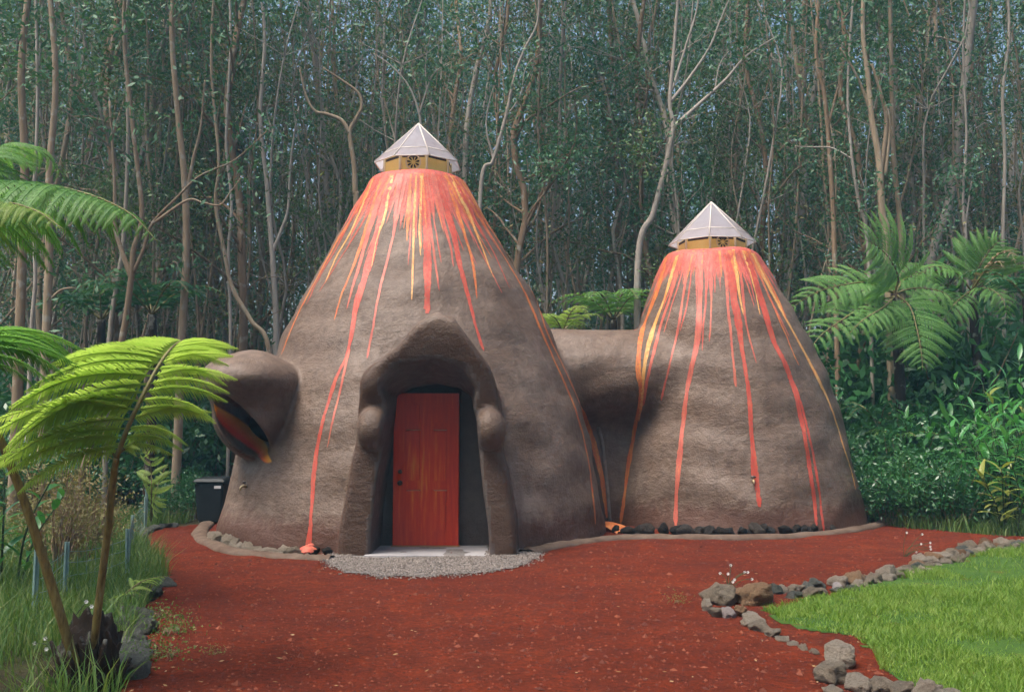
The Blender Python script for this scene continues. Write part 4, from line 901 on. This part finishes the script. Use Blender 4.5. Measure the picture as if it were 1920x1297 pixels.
# small ferns on the left
b = G(282, 985); f1 = thing('young_fern', 'small upright light green fern by the far fence post', 'fern', b)
frond(f1, [b, P(284, 925, 15.6), P(283, 880, 15.6), P(278, 855, 15.4), P(268, 845, 15.1)], .42, M_fern_y, (0, -1, .5), 9, 1, .35, .012, (25, 50))
frond(f1, [b, P(292, 925, 15.6), P(306, 885, 15.8), P(316, 868, 15.9)], .34, M_fern_y, (0, -1, .5), 9, 1, .35, .012, (25, 50))
b = G(222, 1128); f2 = thing('fallen_frond', 'yellowish fern frond lying on the stones at the left yard edge', 'fern', b)
frond(f2, [b + (0, 0, .04), G(238, 1110, .17), G(262, 1092, .24), G(290, 1082, .22), G(312, 1080, .17)], .20, M_fern_y, (0, -.6, 1), 12, 1, .1, .01)

# tree ferns right of the smaller dome
c0 = P(1678, 550, 18.6); tr = thing('tree_fern', 'large light green tree fern spreading behind the smaller dome', 'fern', (c0[0], c0[1], 0))
fern_trunk(tr, [(c0[0] + .1, c0[1], -.1), (c0[0] + .05, c0[1], 2), c0], .12, .09)
for pts, wd, up, n, dr in [
    ([(1700, 550, 18.6), (1706, 520, 18.4), (1692, 488, 18.1), (1668, 462, 17.8), (1640, 448, 17.5)], .95, (.15, -1, .45), 13, 1),
    ([(1700, 550, 18.6), (1655, 530, 18.3), (1600, 535, 18.0), (1545, 552, 17.7), (1490, 590, 17.6)], .62, (0, -.55, 1), 16, 2),
    ([(1700, 555, 18.6), (1650, 570, 18.0), (1600, 600, 17.4), (1560, 630, 17.0), (1530, 672, 16.8)], .66, (-.2, -.5, 1), 15, 2),
    ([(1700, 555, 18.6), (1680, 575, 17.9), (1640, 600, 17.3), (1610, 630, 16.9)], .45, (0, -.5, 1), 12, 2),
    ([(1700, 550, 18.6), (1728, 575, 18.2), (1742, 620, 17.9), (1750, 665, 17.7), (1752, 695, 17.6)], .78, (0, -1, .5), 15, 1),
    ([(1700, 550, 18.6), (1740, 540, 18.6), (1790, 548, 18.6), (1820, 575, 18.6)], .5, (0, -.5, 1), 12, 2),
    ([(1700, 550, 18.6), (1670, 540, 19.2), (1640, 530, 19.8), (1610, 545, 20.2)], .6, (0, -.4, 1), 12, 1),
    ([(1700, 550, 18.6), (1722, 520, 19.0), (1760, 510, 19.4), (1800, 520, 19.8)], .6, (0, -.4, 1), 12, 1)]: frond(tr, px3(*[(a_ - 22, b_, c_) for a_, b_, c_ in pts]), wd * 1.3, M_fern, (up[0], min(up[1], -.85), up[2] * .85), int(n * .95), max(0, dr - 1), .14, .022, (14, 44))
c0 = P(1822, 545, 19.4); t2 = thing('tree_fern', 'darker tree fern with pinkish brown old frond tips by the right thicket', 'fern', (c0[0], c0[1], 0))
fern_trunk(t2, [(c0[0], c0[1], -.1), (c0[0] + .08, c0[1], 2), c0], .11, .08)
for pts, wd, up, n, m in [
    ([(1822, 545, 19.4), (1835, 505, 19.2), (1855, 470, 19.0), (1880, 445, 18.8)], .75, (-.2, -1, .5), 12, M_fern),
    ([(1822, 545, 19.4), (1790, 510, 19.2), (1750, 500, 19.0), (1715, 520, 18.9)], .5, (0, -.5, 1), 12, M_fern),
    ([(1822, 545, 19.4), (1860, 520, 19.3), (1900, 530, 19.2), (1925, 560, 19.2)], .55, (0, -.5, 1), 12, M_fern),
    ([(1822, 545, 19.4), (1800, 560, 19.0), (1775, 590, 18.7), (1765, 625, 18.6)], .5, (0, -.7, 1), 11, M_fern),
    ([(1822, 545, 19.4), (1858, 490, 19.0), (1890, 470, 18.6), (1905, 495, 18.4)], .34, (0, -.5, 1), 9, M_fern_dead),
    ([(1822, 545, 19.4), (1850, 505, 18.9), (1870, 490, 18.5), (1885, 505, 18.3)], .28, (0, -.5, 1), 8, M_fern_dead),
    ([(1822, 545, 19.4), (1850, 540, 19.0), (1880, 560, 18.7), (1890, 600, 18.6)], .5, (0, -.6, 1), 11, M_fern)]: frond(t2, px3(*pts), wd * 1.2, m, up, int(n * .95), 1, .18, .02)
def wild_fern(px, py, Y, m, label, nf=8, L=1.5, wd=.4, group=None, nn=12, rise=.55):
    c = P(px, py, Y); t = thing('tree_fern', label, 'fern', (c[0], c[1], 0), group); fern_trunk(t, [(c[0], c[1], -.1), (c[0] + .05, c[1], c[2] * .5), c], .10, .08)
    for k in range(nf):
        a = 2 * math.pi * k / nf + random.uniform(-.3, .3); d = np.array([math.cos(a), math.sin(a), 0]); l = L * random.uniform(.8, 1.15); z = np.array([0, 0, 1.]); r_ = rise * random.uniform(.7, 1.3)
        frond(t, [c, c + d * l * .3 + z * l * r_ * .5, c + d * l * .65 + z * l * r_ * .62, c + d * l * .95 + z * l * r_ * .3], wd, m, (0, 0, 1), nn, 1, .12, .018)
wild_fern(1150, 600, 21.0, M_fern, 'light green tree fern showing over the passage between the domes', 9, 1.7, .5)
wild_fern(1055, 622, 20.4, M_fern_y, 'yellow green tree fern just right of the main dome', 7, 1.0, .35)
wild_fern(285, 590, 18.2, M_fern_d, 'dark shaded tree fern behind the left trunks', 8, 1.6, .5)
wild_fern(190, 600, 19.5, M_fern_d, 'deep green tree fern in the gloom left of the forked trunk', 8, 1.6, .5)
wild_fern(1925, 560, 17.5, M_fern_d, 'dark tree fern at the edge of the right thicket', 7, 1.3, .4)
wild_fern(1650, 800, 18.8, M_fern_d, 'low dark fern beside the smaller dome', 8, 1.1, .3)
wild_fern(1690, 822, 17.8, M_fern, 'low bright fern among the bushes right of the smaller dome', 7, .8, .25, rise=.3)
wild_fern(60, 905, 15.0, M_fern_d, 'low fern growing behind the wire fence', 7, 1.0, .28)

# ------------------------------------------------------------------ trees
def leafcloud(mb, cs, per, sig, ln, wd, r_):
    """leaf-sized faces scattered round clump centres"""
    cs = np.asarray(cs); n = len(cs) * per
    p = np.repeat(cs, per, 0) + r_.normal(0, 1, (n, 3)) * np.array(sig)
    d = r_.normal(0, 1, (n, 3)) + np.array([0, 0, -.35]); d /= np.linalg.norm(d, axis=1)[:, None]
    s = np.cross(d, r_.normal(0, 1, (n, 3))); s /= np.linalg.norm(s, axis=1)[:, None] + 1e-9
    l = ln * r_.uniform(.6, 1.3, n)[:, None]; w_ = wd * r_.uniform(.7, 1.2, n)[:, None]
    V = np.stack([p - d * l * .5, p + s * w_ * .5 - d * l * .05, p + d * l * .5, p - s * w_ * .5 - d * l * .05], 1).reshape(-1, 3)
    mb.add(V, np.arange(n)[:, None] * 4 + np.array([[0, 1, 2, 3]]))
def gen_tree(seed, Ht, r0, leafm, barkm, nbr, per, crown_lo):
    r_ = np.random.default_rng(seed); zz = np.linspace(0, Ht, 15); wob = np.cumsum(r_.normal(0, .17, (15, 2)), 0); wob -= wob[0]; lean = r_.normal(0, .05, 2)
    tr = np.column_stack([wob + zz[:, None] * lean, zz]); mb = MB(); rad = r0 * (1 - zz / Ht) ** .8 * .9 + .014; rad[0] *= 1.25; tr[0, 2] = -.15
    tube(mb, smooth_path(tr, 34), np.interp(np.linspace(0, 14, 34), np.arange(15), rad), 7, False); cl = []
    for k in range(nbr):
        h = Ht * r_.uniform(crown_lo, .97); b = np.array([np.interp(h, zz, tr[:, 0]), np.interp(h, zz, tr[:, 1]), h]); a = r_.uniform(0, 6.28); L = r_.uniform(.9, 2.8) * (1.15 - .4 * h / Ht); el = r_.uniform(.5, 1.25)
        d = np.array([math.cos(a) * math.cos(el), math.sin(a) * math.cos(el), math.sin(el)]); pts = [b]
        for q_ in range(4): d = d + r_.normal(0, .22, 3) + np.array([0, 0, .05]); d /= np.linalg.norm(d); pts.append(pts[-1] + d * L / 4)
        rb_ = np.interp(h, zz, rad) * .5; tube(mb, smooth_path(pts, 8), np.linspace(rb_, .006, 8), 5, False)
        for q_ in range(4):
            s0 = pts[r_.integers(1, 5)]; e = s0 + (d + r_.normal(0, .7, 3)) * r_.uniform(.3, .8); m_ = (s0 + e) / 2 + r_.normal(0, .08, 3); tube(mb, [s0, m_, e], [.010, .007, .004], 4, False); cl.append(e); cl.append(m_)
        cl.append(pts[-1]); cl.append(pts[3])
    for k in range(nbr // 2):                # bare dead twigs low down
        h = Ht * r_.uniform(.08, crown_lo + .1); b = np.array([np.interp(h, zz, tr[:, 0]), np.interp(h, zz, tr[:, 1]), h]); a = r_.uniform(0, 6.28); L = r_.uniform(.4, 1.3); d = np.array([math.cos(a), math.sin(a), r_.uniform(.1, 1)])
        tube(mb, smooth_path([b, b + d * L * .5 + r_.normal(0, .08, 3), b + d * L + r_.normal(0, .15, 3)], 6), np.linspace(.014, .004, 6), 4, False)
    lb = MB(); leafcloud(lb, cl, per, (.18, .18, .15), .105, .042, r_)
    return mb.mesh('trunk', barkm), lb.mesh('crown', leafm, False)
VAR = []
for i in range(12):
    VAR.append(gen_tree(100 + i, 14 + 6 * (i % 4) / 3 + random.uniform(-1, 2), random.uniform(.045, .10), M_leaf if i % 3 else M_leaf_olive, (M_bark, M_bark_tan, M_bark_pale, M_bark_brown)[i % 4], 17, 29, .16 if i % 2 else .30))
TLAB = {0: ('slim grey barked forest tree behind the house', 'grey forest trees'), 1: ('slim tan barked forest tree behind the house', 'tan forest trees'), 2: ('slim pale barked forest tree behind the house', 'pale forest trees'), 3: ('slim brown barked forest tree behind the house', 'brown forest trees')}
def blocked(x, y): return (-7.5 < x < 8.5 and y < 21.0) or (x > 0 and y < 20.2) or (x < 0 and y < 17.8) 
spots = []
yy_ = 18.2
while yy_ < 44:
    stp = 1.55 + (yy_ - 18) * .035; hw = .54 * yy_ + 2.0; x = -hw + random.uniform(0, stp)
    while x < hw:
        X_, Y_ = x + random.gauss(0, .45), yy_ + random.gauss(0, .5)
        if not blocked(X_, Y_) and random.random() < .93: spots.append((X_, Y_))
        x += stp
    yy_ += stp * 1.05
random.shuffle(spots); spots = spots[:285]
for X_, Y_ in spots:
    i = random.randrange(12); lab, grp = TLAB[i % 4]
    t = thing('forest_tree', lab, 'tree', (X_, Y_, 0), grp, random.uniform(0, 6.28)); s = random.uniform(.85, 1.2); t.scale = (s * random.uniform(.85, 1.15),) * 2 + (s,)
    part('trunk', VAR[i][0], t, True); part('crown', VAR[i][1], t, True)

# trees one can pick out in the photograph
def traced(label, pts, Y, r0, r1, bark, branches=(), leaves=True, leafm=None, foot=True, per=26):
    p = [P(a_, b_, Y + (c_[0] if c_ else 0)) for a_, b_, *c_ in pts]; base = np.array([p[0][0], p[0][1], 0.])
    t = thing('forest_tree', label, 'tree', base); full = ([base - (0, 0, .15)] if foot else []) + p; n = 8 * len(full); mb = MB(); pth = smooth_path(full, n); tube(mb, pth, np.linspace(r0, r1, n) * .82, 9, True); cl = []
    tk = part('trunk', mb.mesh('trunk', bark), t)
    for br, b0, b1 in branches:
        q_ = smooth_path([P(a_, b_, Y + (c_[0] if c_ else 0)) for a_, b_, *c_ in br], 8 * len(br)); mb = MB(); tube(mb, q_, np.linspace(b0, b1, len(q_)), 7, True); part('branch', mb.mesh('branch', bark), tk); cl += [q_[-1], q_[-5], q_[-9]]
    if leaves:
        r_ = np.random.default_rng(len(label)); top = pth[-1]; k = [top + r_.normal(0, 1, 3) * (1.0, 1.0, 1.6) + (0, 0, .6) for _ in range(30)] + cl; lb = MB(); leafcloud(lb, k, per, (.3, .3, .26), .15, .055, r_); part('crown', lb.mesh('crown', leafm or M_leaf, False), t)
    return t
traced('thick tan trunk rising straight beside the tall left fern', [(30, 800), (36, 640), (42, 460), (46, 300), (40, 120), (60, -60)], 16.0, .115, .06, M_bark_tan)
traced('smooth tan trunk with a short bare side branch at mid height', [(78, 860), (86, 640), (92, 470), (92, 330), (104, 150), (90, -50)], 15.6, .10, .05, M_bark_tan, [([(95, 560), (112, 545), (130, 540), (148, 541)], .022, .012)])
traced('thin pale trunk standing between the two tan left trunks', [(58, 640), (66, 520), (62, 400), (70, 200), (66, -40)], 17.5, .05, .03, M_bark_pale)
traced('tan forked tree with a wide Y and leaning foot', [(150, 905), (190, 780), (228, 640), (246, 520), (250, 470), (266, 400), (250, 250), (232, 60), (240, -80)], 16.8, .085, .035, M_bark_tan, [([(246, 520), (228, 470), (216, 420), (214, 330), (205, 190)], .05, .02), ([(250, 510), (268, 470), (285, 420), (330, 372), (375, 330), (440, 300), (500, 246)], .035, .01), ([(285, 420), (350, 376), (380, 380), (412, 384), (432, 360), (455, 330)], .026, .008)])
traced('slender trunk close behind the forked tree', [(205, 640), (222, 520), (232, 440), (240, 250), (236, 60), (250, -80)], 18.2, .06, .03, M_bark)
traced('straight tan trunk left of the black bin', [(327, 955), (334, 800), (340, 640), (349, 480), (346, 340), (334, 220), (322, 60), (330, -80)], 17.9, .115, .05, M_bark_tan, [([(347, 380), (362, 300), (376, 240), (384, 150)], .04, .015), ([(342, 520), (330, 492), (318, 496)], .014, .006)])
traced('crooked thin trunk leaning towards the main dome', [(505, 668), (470, 600), (436, 540), (420, 470), (404, 380), (410, 300), (396, 120), (404, -60)], 19.6, .065, .03, M_bark_tan)
traced('slim pale trunk right of the leaning one', [(432, 640), (428, 480), (434, 380), (424, 260), (432, 80), (428, -80)], 20.2, .045, .03, M_bark_pale)
traced('forked pale grey tree left of the main dome', [(518, 640), (512, 500), (506, 420), (500, 340), (488, 220), (496, 60), (480, -80)], 20.8, .085, .04, M_bark_pale, [([(508, 480), (528, 430), (540, 390), (545, 300), (560, 200)], .045, .015)])
traced('bare snaking tree trunk with a hooked crook behind the main dome', [(668, 420), (666, 360), (664, 310), (656, 250), (668, 222), (678, 200), (672, 175), (640, 150), (606, 128)], 20.25, .085, .022, M_bark_tan, [([(656, 250), (640, 226), (612, 214), (590, 208), (574, 180), (562, 130)], .05, .018)], leaves=False)
traced('brown straight trunk between the two dome roofs', [(1158, 360), (1150, 290), (1140, 200), (1146, 90), (1136, -60)], 24.0, .10, .07, M_bark_brown)
traced('pale branching tree with long limbs reaching right between the domes', [(1196, 500), (1225, 400), (1246, 320), (1262, 240), (1256, 190), (1264, 90), (1276, -60)], 20.6, .095, .035, M_bark_pale, [([(1262, 240), (1310, 196), (1360, 150), (1400, 105), (1460, 66)], .05, .012), ([(1258, 190), (1290, 150), (1330, 90), (1350, 40), (1380, -30)], .04, .012), ([(1260, 170), (1285, 90), (1306, 20), (1312, -40)], .03, .012), ([(1340, 170), (1350, 120), (1372, 90)], .016, .006)])
traced('slim pair of stems rising in a V behind the main roof', [(900, 380), (925, 300), (948, 220), (966, 140), (985, 90), (1008, 40), (1010, -40)], 20.7, .06, .025, M_bark_pale, [([(925, 300), (912, 240), (918, 190), (930, 150)], .025, .008), ([(948, 220), (975, 180), (990, 120), (1040, 90)], .02, .006)])
traced('thin twiggy tree forking just above the main skylight', [(792, 330), (790, 250), (784, 205), (765, 160), (735, 125), (700, 100)], 20.5, .045, .012, M_bark_pale, [([(786, 215), (800, 170), (812, 140), (835, 120)], .025, .008), ([(800, 172), (798, 120), (806, 70)], .015, .006)])
traced('tan peeling trunk with several twisted stems right of the small roof', [(1664, 480), (1654, 400), (1648, 300), (1634, 220), (1628, 150), (1618, 60), (1620, -60)], 20.0, .11, .045, M_bark_tan, [([(1648, 300), (1640, 240), (1622, 180), (1600, 130), (1575, 90)], .05, .016), ([(1652, 320), (1662, 230), (1650, 170), (1634, 120)], .05, .03), ([(1660, 330), (1668, 230), (1654, 180)], .04, .02)])
traced('straight tan trunk beside the peeling one', [(1690, 470), (1684, 380), (1676, 300), (1672, 180), (1668, -60)], 20.4, .075, .05, M_bark_tan)
traced('leaning slender trunk left of the peeling one', [(1628, 480), (1610, 380), (1596, 280), (1590, 150), (1604, -60)], 20.3, .05, .03, M_bark_pale, [([(1600, 300), (1560, 278), (1520, 276), (1484, 274)], .024, .008)])
traced('mossy trunk just right of the small roof', [(1566, 520), (1562, 400), (1556, 300), (1546, 180), (1530, 100), (1540, -60)], 20.8, .075, .045, M_bark_brown, [([(1552, 240), (1575, 150), (1582, 120)], .03, .012)])
traced('slim twin stem tree before the dark right thicket', [(1812, 470), (1808, 420), (1806, 360), (1812, 250), (1806, 100), (1812, -60)], 20.4, .045, .025, M_bark_pale, [([(1808, 440), (1816, 380), (1822, 340)], .022, .01), ([(1806, 365), (1796, 345), (1788, 336)], .016, .006)])
traced('thin grey trunk above the right ferns', [(1882, 600), (1880, 460), (1884, 300), (1880, 180), (1892, 60), (1886, -60)], 20.8, .055, .03, M_bark)
# arching leafy spray left of the main dome (pale leaves on drooping twigs)
# saplings: thin brown stems crowding behind the domes
def gen_sapling(seed, m, lm):
    r_ = np.random.default_rng(seed); mb = MB(); h = r_.uniform(8, 15); pts = [np.array([0, 0, -.1])]
    for k in range(7): pts.append(pts[-1] + np.array([r_.normal(0, .22), r_.normal(0, .22), h / 7]))
    tube(mb, smooth_path(pts, 20), np.linspace(.042, .012, 20), 5, False); cl = []
    for k in range(18):
        b = pts[r_.integers(2, 8)]; e = b + np.array([r_.normal(0, .5), r_.normal(0, .5), r_.uniform(.2, .9)]); tube(mb, [b, (b + e) / 2 + r_.normal(0, .07, 3), e], [.010, .007, .003], 4, False); cl.append(e)
    lb = MB(); leafcloud(lb, cl, (26, 6)[seed % 2], (.28, .28, .22), .12, .045, r_); return mb.mesh('stem', m), lb.mesh('foliage', lm, False)
SAP = [gen_sapling(300 + i, (M_bark_tan, M_bark_pale)[i % 2], (M_leaf_olive, M_dry, M_leaf)[i % 3]) for i in range(6)]
for k in range(285):
    Y_ = random.uniform(21.2, 28); X_ = random.uniform(-.54, .54) * Y_
    t = thing('sapling', 'thin tan stemmed sapling in the thicket behind the domes', 'sapling', (X_, Y_, 0), 'saplings behind the domes', random.uniform(0, 6.28)); s = random.uniform(.7, 1.2); t.scale = (s, s, s); i = random.randrange(6)
    part('stem', SAP[i][0], t, True); part('foliage', SAP[i][1], t, True)

# ------------------------------------------------------------------ bushes
def gen_bush(seed, m, h, rad, nst, per, ln, wd):
    r_ = np.random.default_rng(seed); mb = MB(); cl = []
    for k in range(nst):
        a = r_.uniform(0, 6.28); rr = rad * math.sqrt(r_.random()); hh = h * r_.uniform(.55, 1.05) * (1 - .35 * (rr / rad) ** 2); e = np.array([rr * math.cos(a), rr * math.sin(a), hh]); m_ = e * (.5, .5, .6) + r_.normal(0, .06, 3)
        tube(mb, [(e[0] * .25, e[1] * .25, -.05), m_, e], [.014, .010, .004], 4, False); cl += [e, m_ * .4 + e * .6, m_]
    lb = MB(); leafcloud(lb, cl, per, (.20, .20, .16), ln, wd, r_); return mb.mesh('stem', M_bark_brown), lb.mesh('foliage', m, False)
BUSH = [gen_bush(500 + i, M_bush, random.uniform(1.2, 2.0), .9, 26, 26, .14, .055) for i in range(5)]
def bush(x, y, s, label, group=None, var=None):
    t = thing('bush', label, 'bush', (x, y, 0), group, random.uniform(0, 6.28)); t.scale = (s, s, s * random.uniform(.85, 1.15)); b_ = random.choice(var or BUSH); part('stem', b_[0], t, True); part('foliage', b_[1], t, True)
for k in range(26):
    Y_ = random.uniform(17.5, 21); X_ = random.uniform(.345, .56) * Y_ + .35
    bush(X_, Y_, random.uniform(.8, 1.35), 'dark green bush in the thicket right of the smaller dome', 'bushes of the right thicket')
for k in range(22):
    Y_ = random.uniform(17.0, 23); X_ = -random.uniform(.315, .56) * Y_
    bush(X_, Y_, random.uniform(.6, 1.1), 'dark green bush under the left trunks', 'bushes under the left trunks')
for k in range(18):
    Y_ = random.uniform(19.6, 22.5); X_ = random.uniform(.36, .60) * Y_
    bush(X_, Y_, random.uniform(1.5, 2.3), 'tall dark green bush behind the right tree ferns', 'tall bushes behind the right ferns')
for k in range(14):
    Y_ = random.uniform(18.8, 23); X_ = -random.uniform(.30, .60) * Y_
    bush(X_, Y_, random.uniform(1.1, 1.7), 'tall dark green bush between the left trunks', 'tall bushes between the left trunks')
for k in range(75):
    Y_ = random.uniform(23, 38); X_ = random.uniform(-.60, .60) * Y_
    bush(X_, Y_, random.uniform(1.1, 2.2), 'dark bush deep in the forest between the trunks', 'bushes deep in the forest')
for px, Y_, s in ((1640, 16.9, .62), (1660, 16.3, .5), (1700, 16.4, .7), (1745, 15.9, .6), (1790, 15.6, .65), (1680, 17.4, .9)):
    bush(P(px, 900, Y_)[0], Y_, s, 'low leafy bush at the yard edge right of the smaller dome', 'low bushes at the right yard edge')
for px, Y_, s in ((340, 18.2, .5), (366, 17.9, .45), (310, 17.0, .4)): bush(P(px, 900, Y_)[0], Y_, s, 'small bush behind the black bin', 'small bushes by the bin')

def leaf_blade(name, m, L=1., W=.2, fold=.22, dr=.35):
    x = np.linspace(0, 1, 6); wv = W * .5 * np.sin(np.pi * np.clip(x, 0.02, 1) ** .75) ** .8; z = .18 * x - dr * x ** 2; c = np.stack([x * L, 0 * x, z], -1); l = c + np.stack([0 * x, -wv, fold * wv], -1); r_ = c + np.stack([0 * x, wv, fold * wv], -1)
    V = np.concatenate([l, c, r_]); i = np.arange(5); mb = MB(); mb.add(V, np.concatenate([np.stack([i, i + 1, i + 7, i + 6], -1), np.stack([i + 6, i + 7, i + 13, i + 12], -1)])); return mb.mesh(name, m)
LEAFS = {k: [leaf_blade('leaf', m, 1, .22, .25, d) for d in (.2, .4, .6)] for k, m in (('g', M_ginger), ('y', M_ginger_y))}
def ginger(x, y, nc, h, label, kind='g', group=None, ll=.34):
    t = thing('ginger_plant', label, 'plant', (x, y, 0), group)
    for k in range(nc):
        a = random.uniform(0, 6.28); r_ = random.uniform(.02, .22); ln = random.uniform(.15, .55); hh = h * random.uniform(.7, 1.08); b = np.array([x + r_ * math.cos(a), y + r_ * math.sin(a), -.03]); e = b + np.array([ln * math.cos(a), ln * math.sin(a), hh]); pth = smooth_path([b, b * .5 + e * .5 + (-.08 * math.cos(a), -.08 * math.sin(a), .05), e], 14)
        mb = MB(); tube(mb, pth, np.linspace(.014, .006, 14), 5); cn = part('cane', mb.mesh('cane', M_stem), t); n = 11; a0 = random.uniform(0, 6.28)
        for i in range(n):
            tt = .30 + .70 * i / (n - 1); p = pth[min(13, int(tt * 13))]; az = a0 + (i % 2) * math.pi + random.uniform(-.35, .35); el = random.uniform(.1, .75) + .4 * (tt > .9); X_ = np.array([math.cos(az) * math.cos(el), math.sin(az) * math.cos(el), math.sin(el)]); Y2 = np.array([-math.sin(az), math.cos(az), random.uniform(-.3, .3)]); Y2 /= np.linalg.norm(Y2); Z_ = np.cross(X_, Y2); s = ll * random.uniform(.75, 1.2)
            part('leaf', random.choice(LEAFS[kind]), cn, True, Matrix(((X_[0] * s, Y2[0] * s, Z_[0] * s, p[0]), (X_[1] * s, Y2[1] * s, Z_[1] * s, p[1]), (X_[2] * s, Y2[2] * s, Z_[2] * s, p[2]), (0, 0, 0, 1))))
GG = 'green ginger plant with long leaves at the right thicket edge'
for px, Y_, nc, h in ((1880, 15.4, 6, 1.7), (1925, 15.0, 6, 1.9), (1840, 16.2, 6, 1.9), (1900, 16.4, 6, 2.3), (1800, 17.0, 5, 1.9), (1850, 17.6, 6, 2.4), (1930, 16.8, 6, 2.6), (1780, 16.4, 5, 1.3), (1730, 17.2, 5, 1.5), (1960, 15.8, 6, 2.1), (1705, 18.0, 5, 1.7)):
    ginger(P(px, 900, Y_)[0], Y_, nc, h, GG, 'g', 'green ginger plants')
ginger(P(1912, 900, 17.0)[0], 17.0, 4, 2.55, 'taller yellow leaved ginger plant at the top of the right thicket', 'y')
ginger(P(1880, 900, 14.9)[0], 14.9, 4, .95, 'low yellowing ginger plant hanging over the right yard edge', 'y')
ginger(P(8, 950, 9.6)[0], 9.6, 4, 1.25, 'broad leaved plant at the left behind the fern stalks', 'g', None, .30)
# dry weedy shrubs on the left
DRY = [gen_bush(700 + i, M_dry, 1.25, .5, 30, 12, .07, .022) for i in range(2)]
for px, Y_, s in ((110, 11.0, .9), (150, 12.0, .95), (90, 12.5, 1.0), (190, 12.8, .7)): bush(P(px, 900, Y_)[0], Y_, s, 'straw coloured twiggy shrub behind the fern stalks', 'dry shrubs on the left', DRY)
WEED = [gen_bush(720 + i, M_grass_l, .16, .14, 9, 10, .05, .03) for i in range(2)]
for px, py in ((275, 1165), (298, 1160), (255, 1185), (310, 1195), (330, 1190), (285, 1235), (400, 1232), (320, 1238), (1268, 1132), (245, 1260)): 
    g = G(px, py); bush(g[0], g[1], random.uniform(.3, .55) * (.6 if px > 350 else 1), 'tiny yellow green weed sprouting in the red cinder', 'weeds in the red yard', WEED)

# white flowers on hair-thin stems
def flowers(px, py, heads, label):
    b = G(px, py); t = thing('flower_plant', label, 'flower', b)
    for hx, hy in heads:
        e = P(hx, hy, b[1] + random.uniform(-.1, .1)); mb = MB(); tube(mb, smooth_path([b, (b + e) / 2 + (random.gauss(0, .02), 0, .04), e], 8), .0035, 4); st = part('stem', mb.mesh('stem', M_stem), t); mb = MB()
        for k in range(6): a = k * math.pi / 3; d = np.array([math.cos(a), -.35, math.sin(a)]); s = np.array([-math.sin(a), 0, math.cos(a)]); mb.add([e, e + d * .009 + s * .006, e + d * .017, e + d * .009 - s * .006], np.array([[0, 1, 2, 3]]))
        part('bloom', mb.mesh('bloom', M_petal, False), st)
flowers(1366, 1108, [(1350, 1074), (1370, 1059), (1365, 1075), (1377, 1086), (1396, 1072), (1402, 1072), (1410, 1085), (1368, 1098), (1374, 1090)], 'white flowers on thin stems rising behind the border tip')
flowers(1694, 1046, [(1700, 998), (1729, 1001), (1727, 1019), (1744, 1017), (1744, 1024), (1745, 1029), (1718, 1034)], 'white flowers on thin stems by the back lawn edge')
flowers(1912, 1000, [(1908, 948), (1911, 953), (1916, 990)], 'white flowers against the thicket at the right')
flowers(100, 1235, [(85, 1196), (87, 1216), (65, 1205), (137, 1190), (143, 1197), (168, 1182), (172, 1136), (162, 1127)], 'white flowers in the wild grass beside the fern base')

# ------------------------------------------------------------------ far wood: reads as one mass
r_ = np.random.default_rng(77); cs = []
while len(cs) < 4600:
    Y_ = r_.uniform(43, 56); X_ = r_.uniform(-.62, .62) * Y_; z = r_.uniform(0, 27)
    if vnoise(np.array([X_]), np.array([z]), .28, 21)[0] > .16 or z < 9: cs.append((X_, Y_, z))
lb = MB(); leafcloud(lb, cs, 22, (.8, .7, .7), .42, .2, r_)
for k in range(60):
    Y_ = r_.uniform(43, 50); X_ = r_.uniform(-.6, .6) * Y_; tube(lb, [(X_, Y_, 0), (X_ + r_.normal(0, .4), Y_, 9), (X_ + r_.normal(0, .7), Y_, 20)], [.16, .12, .06], 6, False)
o = part('far_wood', lb.mesh('far_wood', M_leaf, False), kind='stuff'); tag(o, 'dense dark green far wood closing the view behind the trees', 'forest')

r_ = np.random.default_rng(78); cs = []  # unseen wood behind the camera, raised to hold back low front light
while len(cs) < 1300:
    a = r_.uniform(-1.9, 1.9); d = r_.uniform(12, 18); cs.append((d * math.sin(a), 2 - d * math.cos(a), r_.uniform(0, 19)))
lb = MB(); leafcloud(lb, cs, 14, (.9, .9, .8), .6, .3, r_); o = part('unseen_wood', lb.mesh('unseen_wood', M_leaf, False), kind='stuff'); tag(o, 'unseen green wood on the other side of the clearing, added to block low light', 'forest')

# ------------------------------------------------------------------ haze
hz = bpy.data.materials.new('haze'); hz.use_nodes = True; nt = hz.node_tree; nt.nodes.clear()
pv = nd(nt, 'VolumePrincipled', {'Color': (.32, .68, .96, 1), 'Density': .0020, 'Anisotropy': .2}); ou = nd(nt, 'OutputMaterial'); nt.links.new(pv.outputs[0], ou.inputs['Volume'])
mb = MB(); box(mb, -60, 60, -15, 75, -1.2, 31); o = part('haze', mb.mesh('haze', hz, False), kind='stuff'); tag(o, 'thin blue mist hanging in the forest air', 'mist')
